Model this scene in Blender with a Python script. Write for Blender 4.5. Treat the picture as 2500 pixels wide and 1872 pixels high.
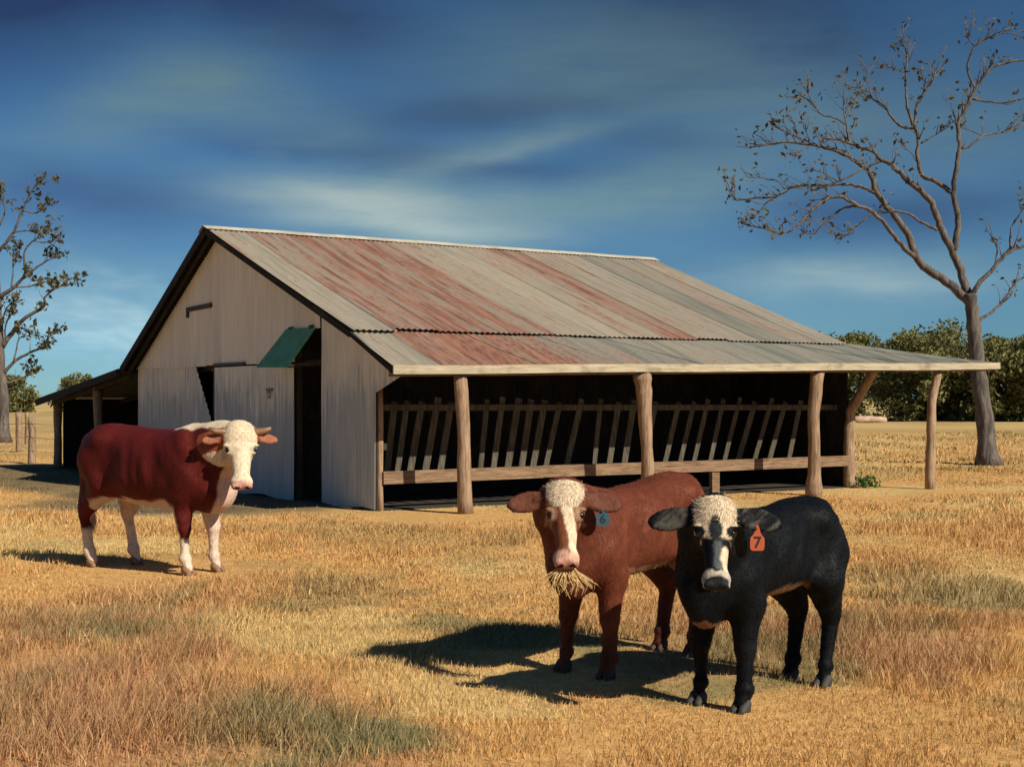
import bpy, bmesh, math, random
import numpy as np
from mathutils import Vector, Matrix, Euler

for _o in list(bpy.data.objects):
    bpy.data.objects.remove(_o)
scene = bpy.context.scene
COL = scene.collection
R = math.radians
rng = np.random.default_rng(7)
random.seed(7)

# ------------------------------------------------------------------ camera
cam_data = bpy.data.cameras.new('camera')
cam_data.sensor_width = 36.0
cam_data.lens = 49.72
cam_data.shift_y = 0.0157
cam_data.clip_end = 5000
cam = bpy.data.objects.new('camera', cam_data)
cam.location = (0, 0, 1.65)
cam.rotation_euler = (R(90), 0, 0)
COL.objects.link(cam)
scene.camera = cam

# ------------------------------------------------------------------ light
SUN_EL = R(37)
SUN_XY = Vector((0.76, -0.65)).normalized()          # towards the sun, seen from above
sun_data = bpy.data.lights.new('sun', 'SUN')
sun_data.energy = 4.7
sun_data.angle = R(0.6)
sun_data.color = (1.0, 0.90, 0.74)
sun = bpy.data.objects.new('sun', sun_data)
sdir = Vector((SUN_XY.x * math.cos(SUN_EL), SUN_XY.y * math.cos(SUN_EL), math.sin(SUN_EL)))
sun.rotation_euler = sdir.to_track_quat('Z', 'Y').to_euler()
sun.location = sdir * 60
COL.objects.link(sun)

scene.view_settings.view_transform = 'Standard'
scene.view_settings.look = 'None'
scene.view_settings.gamma = 1
scene.view_settings.exposure = 0.45
scene.view_settings.use_curve_mapping = False


class NT:
    """small helper for wiring shader nodes"""
    def __init__(self, tree):
        self.t = tree
        self.n = tree.nodes
        self.l = tree.links

    def new(self, kind, **kw):
        nd = self.n.new(kind)
        for k, v in kw.items():
            setattr(nd, k, v)
        return nd

    def put(self, sock, v):
        if v is None:
            return
        if isinstance(v, bpy.types.NodeSocket):
            self.l.new(v, sock)
        else:
            if sock.type == 'RGBA' and len(v) == 3:
                v = (*v, 1)
            sock.default_value = v

    def m(self, op, a, b=None, c=None, clamp=False):
        nd = self.new('ShaderNodeMath', operation=op, use_clamp=clamp)
        for i, v in enumerate((a, b, c)):
            self.put(nd.inputs[i], v)
        return nd.outputs[0]

    def mix(self, f, a, b, blend='MIX'):
        nd = self.new('ShaderNodeMix', data_type='RGBA', blend_type=blend)
        nd.clamp_factor = True
        self.put(nd.inputs[0], f)
        self.put(nd.inputs[6], a)
        self.put(nd.inputs[7], b)
        return nd.outputs[2]

    def ramp(self, f, lo, hi, a=0.0, b=1.0, smooth=True):
        nd = self.new('ShaderNodeMapRange', interpolation_type='SMOOTHSTEP' if smooth else 'LINEAR', clamp=True)
        for i, v in enumerate((f, lo, hi, a, b)):
            self.put(nd.inputs[i], v)
        return nd.outputs[0]

    def noise(self, vec, scale=5, detail=4, rough=0.55, dist=0.0, dim='3D'):
        nd = self.new('ShaderNodeTexNoise', noise_dimensions=dim)
        self.put(nd.inputs['Vector'], vec)
        nd.inputs['Scale'].default_value = scale
        nd.inputs['Detail'].default_value = detail
        nd.inputs['Roughness'].default_value = rough
        nd.inputs['Distortion'].default_value = dist
        return nd.outputs['Fac']

    def scale(self, vec, s):
        nd = self.new('ShaderNodeVectorMath', operation='MULTIPLY')
        self.put(nd.inputs[0], vec)
        nd.inputs[1].default_value = s
        return nd.outputs[0]


# ------------------------------------------------------------------ world: deep blue Nishita sky with drifting cloud
world = bpy.data.worlds.new('World')
scene.world = world
world.use_nodes = True
W = NT(world.node_tree)
W.n.clear()
sky = W.new('ShaderNodeTexSky', sky_type='NISHITA')
sky.sun_disc = False
sky.sun_elevation = SUN_EL
sky.sun_rotation = math.atan2(SUN_XY.x, SUN_XY.y)
sky.altitude = 2500
sky.air_density = 1.0
sky.dust_density = 0.3
sky.ozone_density = 3.5
tc = W.new('ShaderNodeTexCoord')
sep = W.new('ShaderNodeSeparateXYZ')
W.put(sep.inputs[0], tc.outputs['Generated'])
az = W.m('ARCTAN2', sep.outputs[0], sep.outputs[1])
el = W.m('ARCSINE', sep.outputs[2])
stretch = W.scale(tc.outputs['Generated'], (5, 5, 16))
wob1 = W.m('MULTIPLY', W.m('SUBTRACT', W.noise(stretch, 0.8, 4, 0.5), 0.5), 0.07)
wob2 = W.m('MULTIPLY', W.m('SUBTRACT', W.noise(W.scale(tc.outputs['Generated'], (-6, 4, 13)), 1.0, 4, 0.5), 0.5), 0.04)
azw = W.m('ADD', az, wob1)
elw = W.m('ADD', el, wob2)


def cloud(azc, elc, ra, re, rot, amp):
    c, s = math.cos(R(rot)), math.sin(R(rot))
    da = W.m('SUBTRACT', azw, azc)
    de = W.m('SUBTRACT', elw, elc)
    u = W.m('MULTIPLY_ADD', da, c / ra, W.m('MULTIPLY', de, s / ra))
    v = W.m('MULTIPLY_ADD', da, -s / re, W.m('MULTIPLY', de, c / re))
    d2 = W.m('MULTIPLY_ADD', u, u, W.m('MULTIPLY', v, v))
    g = W.m('POWER', 2.7183, W.m('MULTIPLY', d2, -1.0))
    return W.m('MULTIPLY', g, amp)


def total(items):
    acc = None
    for it in items:
        g = cloud(*it)
        acc = g if acc is None else W.m('ADD', acc, g)
    return acc


# azimuth, elevation, half sizes (radians), tilt (degrees, + rises to the right), strength
pale = total([
    (-0.245, 0.203, 0.085, 0.024, 20, 0.75), (-0.165, 0.200, 0.085, 0.018, -14, 0.50),
    (-0.095, 0.137, 0.110, 0.022, -3, 0.9), (0.010, 0.127, 0.120, 0.018, 8, 0.80),
    (-0.010, 0.176, 0.095, 0.011, 12, 0.65), (0.045, 0.238, 0.120, 0.036, 5, 0.62),
    (0.125, 0.148, 0.055, 0.030, 10, 0.45), (0.200, 0.195, 0.110, 0.036, -8, 0.65),
    (0.240, 0.084, 0.120, 0.016, -2, 0.75), (0.330, 0.180, 0.060, 0.050, 0, 0.35),
    (-0.30, 0.055, 0.10, 0.045, 0, 0.30), (0.18, 0.055, 0.08, 0.030, 0, 0.30)])
dark = total([
    (-0.340, 0.262, 0.130, 0.048, 14, 1.0), (-0.160, 0.262, 0.100, 0.026, -12, 0.75),
    (0.000, 0.205, 0.130, 0.014, 6, 0.75), (-0.060, 0.166, 0.140, 0.012, -6, 0.65),
    (0.145, 0.262, 0.130, 0.036, -6, 0.70), (0.265, 0.124, 0.080, 0.018, -4, 0.70),
    (-0.270, 0.135, 0.100, 0.022, -5, 0.55), (-0.330, 0.105, 0.090, 0.050, 0, 0.22), (0.110, 0.178, 0.060, 0.016, -4, 0.45)])
wide = W.noise(stretch, 0.55, 5, 0.58, 0.4)          # the same weather all round
fine = W.noise(W.scale(tc.outputs['Generated'], (9, 9, 60)), 1.3, 6, 0.62, 0.3)
pale = W.m('ADD', pale, W.ramp(wide, 0.52, 0.80, 0.0, 0.5))
dark = W.m('ADD', dark, W.ramp(wide, 0.50, 0.25, 0.0, 0.5))
pale = W.m('MULTIPLY', pale, W.ramp(fine, 0.25, 0.7, 0.75, 1.15))
bright = total([(-0.105, 0.138, 0.070, 0.013, -4, 1.1), (-0.055, 0.122, 0.075, 0.006, -2, 0.55), (-0.005, 0.174, 0.055, 0.005, 12, 0.35), (0.245, 0.082, 0.075, 0.010, -2, 0.40)])
bright = W.m('ADD', bright, W.ramp(wide, 0.64, 0.85, 0.0, 0.8))
bright = W.m('MULTIPLY', bright, W.ramp(fine, 0.25, 0.7, 0.7, 1.15))
bw = W.new('ShaderNodeRGBToBW')
W.l.new(sky.outputs[0], bw.inputs[0])


def lit(tint):
    """a cloud tint lit by the sky round it"""
    nd = W.new('ShaderNodeVectorMath', operation='SCALE')
    nd.inputs[0].default_value = tint
    W.l.new(bw.outputs[0], nd.inputs['Scale'])
    return nd.outputs[0]


base = W.mix(1.0, sky.outputs[0], (0.225, 0.365, 0.425), 'MULTIPLY')
skyc = W.mix(dark, base, lit((0.066, 0.138, 0.36)))
skyc = W.mix(pale, skyc, lit((0.30, 0.54, 0.67)))
skyc = W.mix(bright, skyc, lit((0.66, 0.85, 0.87)))
bg = W.new('ShaderNodeBackground')
W.put(bg.inputs[0], skyc)
bg.inputs[1].default_value = 0.10
out = W.new('ShaderNodeOutputWorld')
W.l.new(bg.outputs[0], out.inputs[0])


# ------------------------------------------------------------------ object helpers
def tag(o, label=None, cat=None, group=None, kind=None):
    if label:
        o['label'] = label
    if cat:
        o['category'] = cat
    if group:
        o['group'] = group
    if kind:
        o['kind'] = kind
    return o


def link(name, me, parent=None, mat=None):
    o = bpy.data.objects.new(name, me)
    COL.objects.link(o)
    if parent is not None:
        o.parent = parent
    if mat is not None and me is not None and not me.materials:
        me.materials.append(mat)
    return o


def empty(name, loc=(0, 0, 0), rz=0.0):
    o = bpy.data.objects.new(name, None)
    o.empty_display_size = 0.2
    o.location = loc
    o.rotation_euler = (0, 0, rz)
    COL.objects.link(o)
    return o


def mesh_np(name, verts, faces, smooth=True, col=None):
    """faces: (n,3) or (n,4) int array"""
    verts = np.asarray(verts, np.float32)
    faces = np.asarray(faces, np.int32)
    me = bpy.data.meshes.new(name)
    me.vertices.add(len(verts))
    me.vertices.foreach_set('co', verts.ravel())
    k = faces.shape[1]
    me.loops.add(faces.size)
    me.loops.foreach_set('vertex_index', faces.ravel())
    me.polygons.add(len(faces))
    me.polygons.foreach_set('loop_start', np.arange(0, faces.size, k, dtype=np.int32))
    me.polygons.foreach_set('use_smooth', np.full(len(faces), smooth, bool))
    if col is not None:
        at = me.color_attributes.new('Col', 'FLOAT_COLOR', 'POINT')
        c4 = np.ones((len(verts), 4), np.float32)
        c4[:, :3] = col
        at.data.foreach_set('color', c4.ravel())
    me.update(calc_edges=True)
    return me


class MB:
    """collects shapes into one mesh"""
    def __init__(self):
        self.v, self.f = [], []

    def add(self, vs, fs):
        b = len(self.v)
        self.v += [tuple(p) for p in vs]
        self.f += [tuple(b + i for i in f) for f in fs]

    def box(self, lo, hi, jit=0.0):
        x0, y0, z0 = lo
        x1, y1, z1 = hi
        vs = [(x0, y0, z0), (x1, y0, z0), (x1, y1, z0), (x0, y1, z0), (x0, y0, z1), (x1, y0, z1), (x1, y1, z1), (x0, y1, z1)]
        if jit:
            vs = [tuple(c + random.uniform(-jit, jit) for c in p) for p in vs]
        self.add(vs, [(0, 3, 2, 1), (4, 5, 6, 7), (0, 1, 5, 4), (1, 2, 6, 5), (2, 3, 7, 6), (3, 0, 4, 7)])

    def beam(self, p, q, w, h, up=(0, 0, 1)):
        p, q, up = Vector(p), Vector(q), Vector(up)
        d = (q - p).normalized()
        s = d.cross(up).normalized() * w / 2
        u = s.cross(d).normalized() * h / 2
        vs = [p - s - u, p + s - u, p + s + u, p - s + u, q - s - u, q + s - u, q + s + u, q - s + u]
        self.add(vs, [(0, 1, 2, 3), (7, 6, 5, 4), (0, 4, 5, 1), (1, 5, 6, 2), (2, 6, 7, 3), (3, 7, 4, 0)])

    def tube(self, pts, rad, n=8, wob=0.0, cap=True):
        pts = [Vector(p) for p in pts]
        rings = []
        ref = Vector((0.31, 0.95, 0.05))
        for i, p in enumerate(pts):
            d = (pts[min(i + 1, len(pts) - 1)] - pts[max(i - 1, 0)]).normalized()
            s = d.cross(ref)
            if s.length < 1e-3:
                s = d.cross(Vector((1, 0, 0)))
            s.normalize()
            u = s.cross(d).normalized()
            r = rad[i] if hasattr(rad, '__len__') else rad
            ring = []
            for k in range(n):
                a = 2 * math.pi * k / n
                rr = r * (1 + random.uniform(-wob, wob))
                ring.append(p + s * math.cos(a) * rr + u * math.sin(a) * rr)
            rings.append(ring)
        vs = [v for rg in rings for v in rg]
        fs = []
        for i in range(len(rings) - 1):
            for k in range(n):
                a, b = i * n + k, i * n + (k + 1) % n
                fs.append((a, a + n, b + n, b))
        if cap:
            fs.append(tuple(range(n)))
            fs.append(tuple(reversed(range((len(rings) - 1) * n, len(rings) * n))))
        self.add(vs, fs)

    def mesh(self, name, smooth=False):
        me = bpy.data.meshes.new(name)
        me.from_pydata(self.v, [], self.f)
        if smooth:
            me.polygons.foreach_set('use_smooth', [True] * len(me.polygons))
        me.update()
        return me

    def build(self, name, mat, parent=None, smooth=False):
        return link(name, self.mesh(name, smooth), parent, mat)


def material(name):
    m = bpy.data.materials.new(name)
    m.use_nodes = True
    t = NT(m.node_tree)
    t.n.clear()
    b = t.new('ShaderNodeBsdfPrincipled')
    o = t.new('ShaderNodeOutputMaterial')
    t.l.new(b.outputs[0], o.inputs[0])
    t.b, t.o = b, o
    return m, t


def bump(t, height, strength=0.3, dist=0.02):
    nd = t.new('ShaderNodeBump')
    nd.inputs['Strength'].default_value = strength
    nd.inputs['Distance'].default_value = dist
    t.l.new(height, nd.inputs['Height'])
    t.l.new(nd.outputs[0], t.b.inputs['Normal'])


# numpy value noise, used for uneven ground, coats and grass patches
_lat = rng.random((257, 257)).astype(np.float32)


def vnoise(x, y):
    xi, yi = np.floor(x).astype(int), np.floor(y).astype(int)
    fx, fy = x - xi, y - yi
    fx, fy = fx * fx * (3 - 2 * fx), fy * fy * (3 - 2 * fy)
    a, b = _lat[xi % 256, yi % 256], _lat[(xi + 1) % 256, yi % 256]
    c, d = _lat[xi % 256, (yi + 1) % 256], _lat[(xi + 1) % 256, (yi + 1) % 256]
    return (a * (1 - fx) + b * fx) * (1 - fy) + (c * (1 - fx) + d * fx) * fy


def fbm(x, y, o=4):
    s, a, t = 0, 0.5, 0
    for i in range(o):
        s = s + a * vnoise(x * 2 ** i + 17.3 * i, y * 2 ** i + 9.1 * i)
        t += a
        a *= 0.5
    return s / t


def smooth01(x, lo, hi):
    t = np.clip((x - lo) / (hi - lo), 0, 1)
    return t * t * (3 - 2 * t)

# ------------------------------------------------------------------ barn frame (local x along the long side, local y into the barn)
BX, BY, BYAW = -2.024, 20.892, R(33.87)
_c, _s = math.cos(BYAW), math.sin(BYAW)


def to_barn(x, y):
    dx, dy = x - BX, y - BY
    return dx * _c + dy * _s, -dx * _s + dy * _c


# ------------------------------------------------------------------ the field
def ground_z(x, y):
    x, y = np.asarray(x, float), np.asarray(y, float)
    a, b = to_barn(x, y)
    da = np.maximum(np.maximum(-0.6 - a, a - 12.5), 0)
    db = np.maximum(np.maximum(-1.6 - b, b - 16.5), 0)
    d = np.sqrt(da * da + db * db)
    k = smooth01(d, 0.0, 4.0)
    z = (fbm(x * 0.35 + 40, y * 0.35 + 40, 3) - 0.5) * 0.16 + (fbm(x * 1.7 + 11, y * 1.7 + 5, 3) - 0.5) * 0.05
    for sx_, sy_ in ((-3.41, 13.72), (0.72, 8.81), (1.39, 7.88)):        # level standing ground
        z = z * smooth01(np.hypot(x - sx_, y - sy_), 1.0, 2.4)
    far = smooth01(np.hypot(x, y), 60, 300)
    return (z * k) * (1 - 0.6 * far)


def shade_band_mask(x, y):
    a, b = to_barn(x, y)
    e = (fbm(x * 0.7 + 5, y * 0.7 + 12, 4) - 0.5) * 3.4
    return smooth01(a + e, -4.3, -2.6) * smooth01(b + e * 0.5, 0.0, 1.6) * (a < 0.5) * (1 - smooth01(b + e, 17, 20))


def field_colour(x, y):
    """colour of the dry pasture: straw, rust-red stems, olive clumps, pale yellow"""
    n = len(x)
    a, b = to_barn(x, y)
    wx = x + (fbm(x * 0.9, y * 0.9 + 31, 3) - 0.5) * 1.2
    wy = y + (fbm(x * 0.9 + 77, y * 0.9, 3) - 0.5) * 1.2
    straw = np.array([0.60, 0.365, 0.142])
    c = np.tile(straw, (n, 1))
    pale = smooth01(fbm(wx * 0.5 + 3, wy * 0.5 + 8, 3), 0.50, 0.68)[:, None]
    c = c * (1 - pale) + np.array([0.62, 0.445, 0.195]) * pale
    near = 1 - smooth01(y, 9.0, 14.5)
    rust = smooth01(fbm(wx * 0.8 + 60, wy * 0.55 + 21, 4), 0.42, 0.70) * (0.12 + 0.88 * near)
    c = c * (1 - rust[:, None]) + np.array([0.47, 0.265, 0.13]) * rust[:, None]
    olive = smooth01(fbm(wx * 0.75 + 130, wy * 0.6 + 57, 4), 0.565, 0.72) * (0.30 + 0.70 * near)
    c = c * (1 - olive[:, None]) + np.array([0.25, 0.215, 0.10]) * olive[:, None]
    shade_band = (shade_band_mask(x, y) * 0.95)[:, None]              # dark earth tone paints the barn's broad shade before the doors
    shade_earth = np.array([0.135, 0.108, 0.072])
    c = c * (1 - shade_band) + shade_earth * shade_band
    far = smooth01(y, 40, 110)[:, None]
    c = c * (1 - far) + np.array([0.57, 0.43, 0.20]) * far
    dull = (smooth01(fbm(x * 0.22 + 9, y * 0.22 + 3, 3), 0.48, 0.62) * smooth01(y, 24, 34))[:, None]
    c = c * (1 - 0.5 * dull) + np.array([0.27, 0.205, 0.08]) * 0.5 * dull
    return c


def spaced(lo, dlo, dhi, hi, n_mid, n_out):
    mid = np.linspace(dlo, dhi, n_mid)
    g = np.linspace(0, 1, n_out + 1)[1:] ** 3
    return np.concatenate([(dlo - (dlo - lo) * g)[::-1], mid, dhi + (hi - dhi) * g])


gx = spaced(-900, -14, 15, 900, 230, 36)
gy = spaced(-300, 4, 42, 1500, 290, 36)
GX, GY = np.meshgrid(gx, gy, indexing='ij')
gxf, gyf = GX.ravel(), GY.ravel()
gv = np.stack([gxf, gyf, ground_z(gxf, gyf)], 1)
nxg, nyg = len(gx), len(gy)
ii, jj = np.meshgrid(np.arange(nxg - 1), np.arange(nyg - 1), indexing='ij')
q0 = (ii * nyg + jj).ravel()
gf = np.stack([q0, q0 + nyg, q0 + nyg + 1, q0 + 1], 1)

mat_ground, t = material('dry_pasture')
at = t.new('ShaderNodeAttribute', attribute_name='Col')
gp = t.new('ShaderNodeNewGeometry')
n1 = t.noise(gp.outputs['Position'], 9, 6, 0.65)
n2 = t.noise(t.scale(gp.outputs['Position'], (1, 0.35, 1)), 0.8, 5, 0.6)
c = t.mix(t.ramp(n1, 0.35, 0.7), at.outputs['Color'], t.mix(1.0, at.outputs['Color'], (0.72, 0.66, 0.6), 'MULTIPLY'))
c = t.mix(t.m('MULTIPLY', t.ramp(n2, 0.45, 0.65), 0.35), c, (0.40, 0.27, 0.10))
t.put(t.b.inputs['Base Color'], c)
t.b.inputs['Roughness'].default_value = 0.95
t.b.inputs['Specular IOR Level'].default_value = 0.1
bump(t, n1, 0.6, 0.05)
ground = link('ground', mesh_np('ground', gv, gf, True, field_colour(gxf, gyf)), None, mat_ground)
tag(ground, kind='structure')

# mud floor under the barn roofs, near-black to stand in for interior shade
mat_shade_mud, t = material('shade_dark_mud')
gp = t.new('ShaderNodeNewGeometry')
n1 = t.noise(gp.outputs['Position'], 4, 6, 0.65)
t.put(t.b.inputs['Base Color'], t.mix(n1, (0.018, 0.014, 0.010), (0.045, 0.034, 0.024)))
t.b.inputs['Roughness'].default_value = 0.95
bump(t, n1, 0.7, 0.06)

# ------------------------------------------------------------------ barn materials
def wood(name, c1, c2, rough=0.85, sc=(1.5, 1.5, 0.15)):
    m, t = material(name)
    tc = t.new('ShaderNodeTexCoord')
    v = t.scale(tc.outputs['Object'], sc)
    n1 = t.noise(v, 18, 6, 0.65, 0.6)
    n2 = t.noise(tc.outputs['Object'], 2.2, 4, 0.6)
    oi = t.new('ShaderNodeObjectInfo')
    c = t.mix(t.ramp(n1, 0.3, 0.7), c1, c2)
    c = t.mix(t.m('MULTIPLY', t.ramp(n2, 0.5, 0.75), 0.45), c, (0.09, 0.062, 0.04))
    c = t.mix(t.m('MULTIPLY', oi.outputs['Random'], 0.35), c, t.mix(1.0, c, (0.55, 0.5, 0.48), 'MULTIPLY'))
    t.put(t.b.inputs['Base Color'], c)
    t.b.inputs['Roughness'].default_value = rough
    t.b.inputs['Specular IOR Level'].default_value = 0.2
    bump(t, n1, 0.6, 0.02)
    return m


mat_post = wood('weathered_post', (0.20, 0.125, 0.075), (0.42, 0.30, 0.20))
mat_rail = wood('weathered_rail', (0.13, 0.082, 0.05), (0.30, 0.20, 0.125), sc=(0.15, 1.5, 1.5))
mat_slat = wood('grey_slat', (0.045, 0.040, 0.030), (0.14, 0.124, 0.09))
mat_dark = wood('shade_dark_board', (0.010, 0.010, 0.011), (0.028, 0.026, 0.024))  # near-black colour stands in for shade indoors and under the roof edges
mat_fascia = wood('pale_fascia', (0.33, 0.285, 0.20), (0.50, 0.445, 0.325), sc=(0.12, 1.5, 1.5))
mat_frame = wood('barn_frame', (0.03, 0.024, 0.018), (0.07, 0.055, 0.04))

# galvanised wall sheets, once whitewashed
mat_wall, t = material('wall_sheet')
tc = t.new('ShaderNodeTexCoord')
streak = t.noise(t.scale(tc.outputs['Object'], (3, 3, 0.22)), 2.6, 6, 0.65, 0.3)
streak2 = t.noise(t.scale(tc.outputs['Object'], (8, 8, 0.5)), 2.0, 5, 0.6)
blot = t.noise(tc.outputs['Object'], 0.9, 5, 0.6)
oi = t.new('ShaderNodeObjectInfo')
sp = t.new('ShaderNodeSeparateXYZ')
t.put(sp.inputs[0], tc.outputs['Object'])
c = t.mix(t.ramp(streak, 0.35, 0.66), (0.86, 0.80, 0.67), (0.72, 0.69, 0.61))
# the lower tier turns blue-grey, with a ragged, streaky upper edge
edge = t.m('MULTIPLY_ADD', t.m('SUBTRACT', streak2, 0.5), 2.4, sp.outputs[2])
edge = t.m('MULTIPLY_ADD', t.m('SUBTRACT', blot, 0.5), 2.0, edge)
c = t.mix(t.ramp(edge, 2.3, 1.3), c, t.mix(t.ramp(streak2, 0.3, 0.7), (0.33, 0.375, 0.40), (0.50, 0.52, 0.51)))
c = t.mix(t.m('MULTIPLY', t.ramp(streak2, 0.60, 0.78), 0.30), c, (0.40, 0.33, 0.25))
c = t.mix(t.m('MULTIPLY', oi.outputs['Random'], 0.22), c, (0.45, 0.42, 0.38))
t.put(t.b.inputs['Base Color'], c)
t.b.inputs['Roughness'].default_value = 0.6
t.b.inputs['Metallic'].default_value = 0.0
t.b.inputs['Specular IOR Level'].default_value = 0.3
bump(t, blot, 0.25, 0.05)

# roof sheets: the custom property "rust" on each sheet says how far it has rusted
mat_roof, t = material('roof_sheet')
tc = t.new('ShaderNodeTexCoord')
ra = t.new('ShaderNodeAttribute', attribute_type='OBJECT', attribute_name='rust')
ta = t.new('ShaderNodeAttribute', attribute_type='OBJECT', attribute_name='tone')
s1 = t.noise(t.scale(tc.outputs['Object'], (4.5, 0.20, 0.4)), 1.6, 6, 0.65, 0.2)
s2 = t.noise(t.scale(tc.outputs['Object'], (13, 0.5, 1.0)), 1.7, 5, 0.6)
s3 = t.noise(tc.outputs['Object'], 7, 5, 0.65)
zinc = t.mix(t.ramp(s1, 0.3, 0.7), (0.23, 0.205, 0.162), (0.385, 0.342, 0.268))
zinc = t.mix(ta.outputs['Fac'], zinc, t.mix(t.ramp(s1, 0.3, 0.7), (0.07, 0.085, 0.08), (0.175, 0.185, 0.16)))
zinc = t.mix(t.m('MULTIPLY', t.ramp(s2, 0.52, 0.72), 0.35), zinc, (0.21, 0.17, 0.13))
rustc = t.mix(t.ramp(s2, 0.3, 0.7), (0.13, 0.060, 0.042), (0.295, 0.145, 0.10))
rf = t.m('ADD', t.m('MULTIPLY_ADD', t.m('SUBTRACT', s1, 0.5), 3.4, ra.outputs['Fac']), t.m('MULTIPLY', t.m('SUBTRACT', s3, 0.5), 0.7))
c = t.mix(t.ramp(rf, 0.10, 1.00), zinc, rustc)
t.put(t.b.inputs['Base Color'], c)
t.b.inputs['Roughness'].default_value = 0.55
t.b.inputs['Specular IOR Level'].default_value = 0.35
bump(t, s3, 0.2, 0.02)

mat_cap, t = material('ridge_cap')
tc = t.new('ShaderNodeTexCoord')
s1 = t.noise(tc.outputs['Object'], 3, 5, 0.6)
t.put(t.b.inputs['Base Color'], t.mix(t.ramp(s1, 0.35, 0.65), (0.40, 0.355, 0.27), (0.56, 0.51, 0.40)))
t.b.inputs['Roughness'].default_value = 0.5

mat_green, t = material('green_paint')
tc = t.new('ShaderNodeTexCoord')
s1 = t.noise(tc.outputs['Object'], 6, 5, 0.6)
c = t.mix(t.ramp(s1, 0.3, 0.7), (0.075, 0.26, 0.135), (0.13, 0.36, 0.20))
t.put(t.b.inputs['Base Color'], c)
t.b.inputs['Roughness'].default_value = 0.55

mat_iron, t = material('black_iron')
tc = t.new('ShaderNodeTexCoord')
s1 = t.noise(tc.outputs['Object'], 14, 4, 0.6)
t.put(t.b.inputs['Base Color'], t.mix(s1, (0.018, 0.016, 0.016), (0.06, 0.045, 0.038)))
t.b.inputs['Roughness'].default_value = 0.6
t.b.inputs['Metallic'].default_value = 0.4

mat_latch, t = material('rusty_latch')
tc = t.new('ShaderNodeTexCoord')
t.put(t.b.inputs['Base Color'], t.mix(t.noise(tc.outputs['Object'], 20, 4, 0.6), (0.10, 0.08, 0.065), (0.22, 0.18, 0.15)))
t.b.inputs['Roughness'].default_value = 0.7

# ------------------------------------------------------------------ barn
barn = empty('barn', (BX, BY, 0), BYAW)
tag(barn, 'old whitewashed tin barn with rust-streaked roof, open feeding side and side shed', 'barn')

RIDGE_B, RIDGE_Z, BREAK_B, BREAK_Z = 5.80, 4.765, 0.12, 2.69
EAVE_B, EAVE_Z0, EAVE_Z1 = -1.22, 2.11, 2.335
LEFT_B, LEFT_Z, OH, LEN, LEN2 = 10.45, 2.30, 0.37, 10.08, 12.79
BACK_W = 10.32


def roof_z(b):
    return float(np.interp(b, [EAVE_B, BREAK_B, RIDGE_B, LEFT_B], [EAVE_Z0, BREAK_Z, RIDGE_Z, LEFT_Z]))


def wall_sheet(parent, b0, b1, zlo, zhi, a0, lean=0.0, wave=0.085, amp=0.010, name='panel', mat=None, along='y'):
    n = max(4, int(round((b1 - b0) / wave * 4)))
    vs, fs = [], []
    for i in range(n + 1):
        b = b0 + (b1 - b0) * i / n
        off = amp * math.cos(2 * math.pi * b / wave)
        lo, hi = zlo(b), zhi(b)
        for k in range(3):
            z = lo + (hi - lo) * k / 2
            d = a0 + off + lean * (hi - z) + (0.006 * math.sin(b * 2.3 + k) if k == 1 else 0)
            vs.append((d, b, z) if along == 'y' else (b, d, z))
    for i in range(n):
        for k in range(2):
            p = i * 3 + k
            fs.append((p, p + 1, p + 4, p + 3))
    mb = MB()
    mb.add(vs, fs)
    return mb.build(name, mat or mat_wall, parent, True)


# gable wall: a timber frame carrying the sheets
mb = MB()
for b in (0.06, 1.70, 2.80, 6.30, 8.3, 10.26):
    mb.box((0.03, b - 0.05, 0), (0.13, b + 0.05, roof_z(b) - 0.12))
mb.box((0.135, 0.0, 2.20), (0.20, 10.3, 2.30))
mb.box((0.135, 2.9, 3.3), (0.20, 8.6, 3.4))
mb.box((0.135, 0.0, 0.9), (0.20, 1.75, 1.0))
mb.box((0.135, 6.2, 0.9), (0.20, 10.3, 1.0))
gable = mb.build('gable_wall', mat_frame, barn)
ragged = lambda s: (lambda b: 0.02 + 0.025 * math.sin(s * 7 + b * 3))
top = lambda b: roof_z(b) - 0.07
for i, (b0, b1) in enumerate([(0.0, 0.62), (0.60, 1.22), (1.20, 1.78)]):
    wall_sheet(gable, b0, b1, ragged(i), top, -0.004 * (i % 2))
wall_sheet(gable, -1.12, 0.0, lambda b: 1.74 + 0.31 * -b, top, -0.006)
for i, (b0, b1) in enumerate([(2.72, 3.50), (3.48, 4.27), (4.25, 5.03), (5.01, 5.80), (5.78, 6.56), (6.54, 7.32), (7.30, 8.08), (8.06, 8.84), (8.82, 9.6), (9.58, 10.32)]):
    wall_sheet(gable, b0, b1, lambda b, i=i: 2.27 + 0.012 * math.sin(i * 5), top, -0.030 - 0.004 * (i % 2))
wall_sheet(gable, 1.78, 2.74, lambda b: 2.78, top, -0.027)
for i, (b0, b1) in enumerate([(7.10, 7.92), (7.90, 8.72), (8.70, 9.52), (9.50, 10.32)]):
    wall_sheet(gable, b0, b1, ragged(i + 5), lambda b: 2.29, -0.004 * (i % 2))
torn = wall_sheet(gable, 6.13, 7.12, ragged(3), lambda b: min(2.29, 1.02 + 1.27 * max(0.0, (b - 6.13)) / 0.97), -0.012, lean=0.0)
torn['label'] = 'bent wall sheet with its upper corner torn away'

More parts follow.
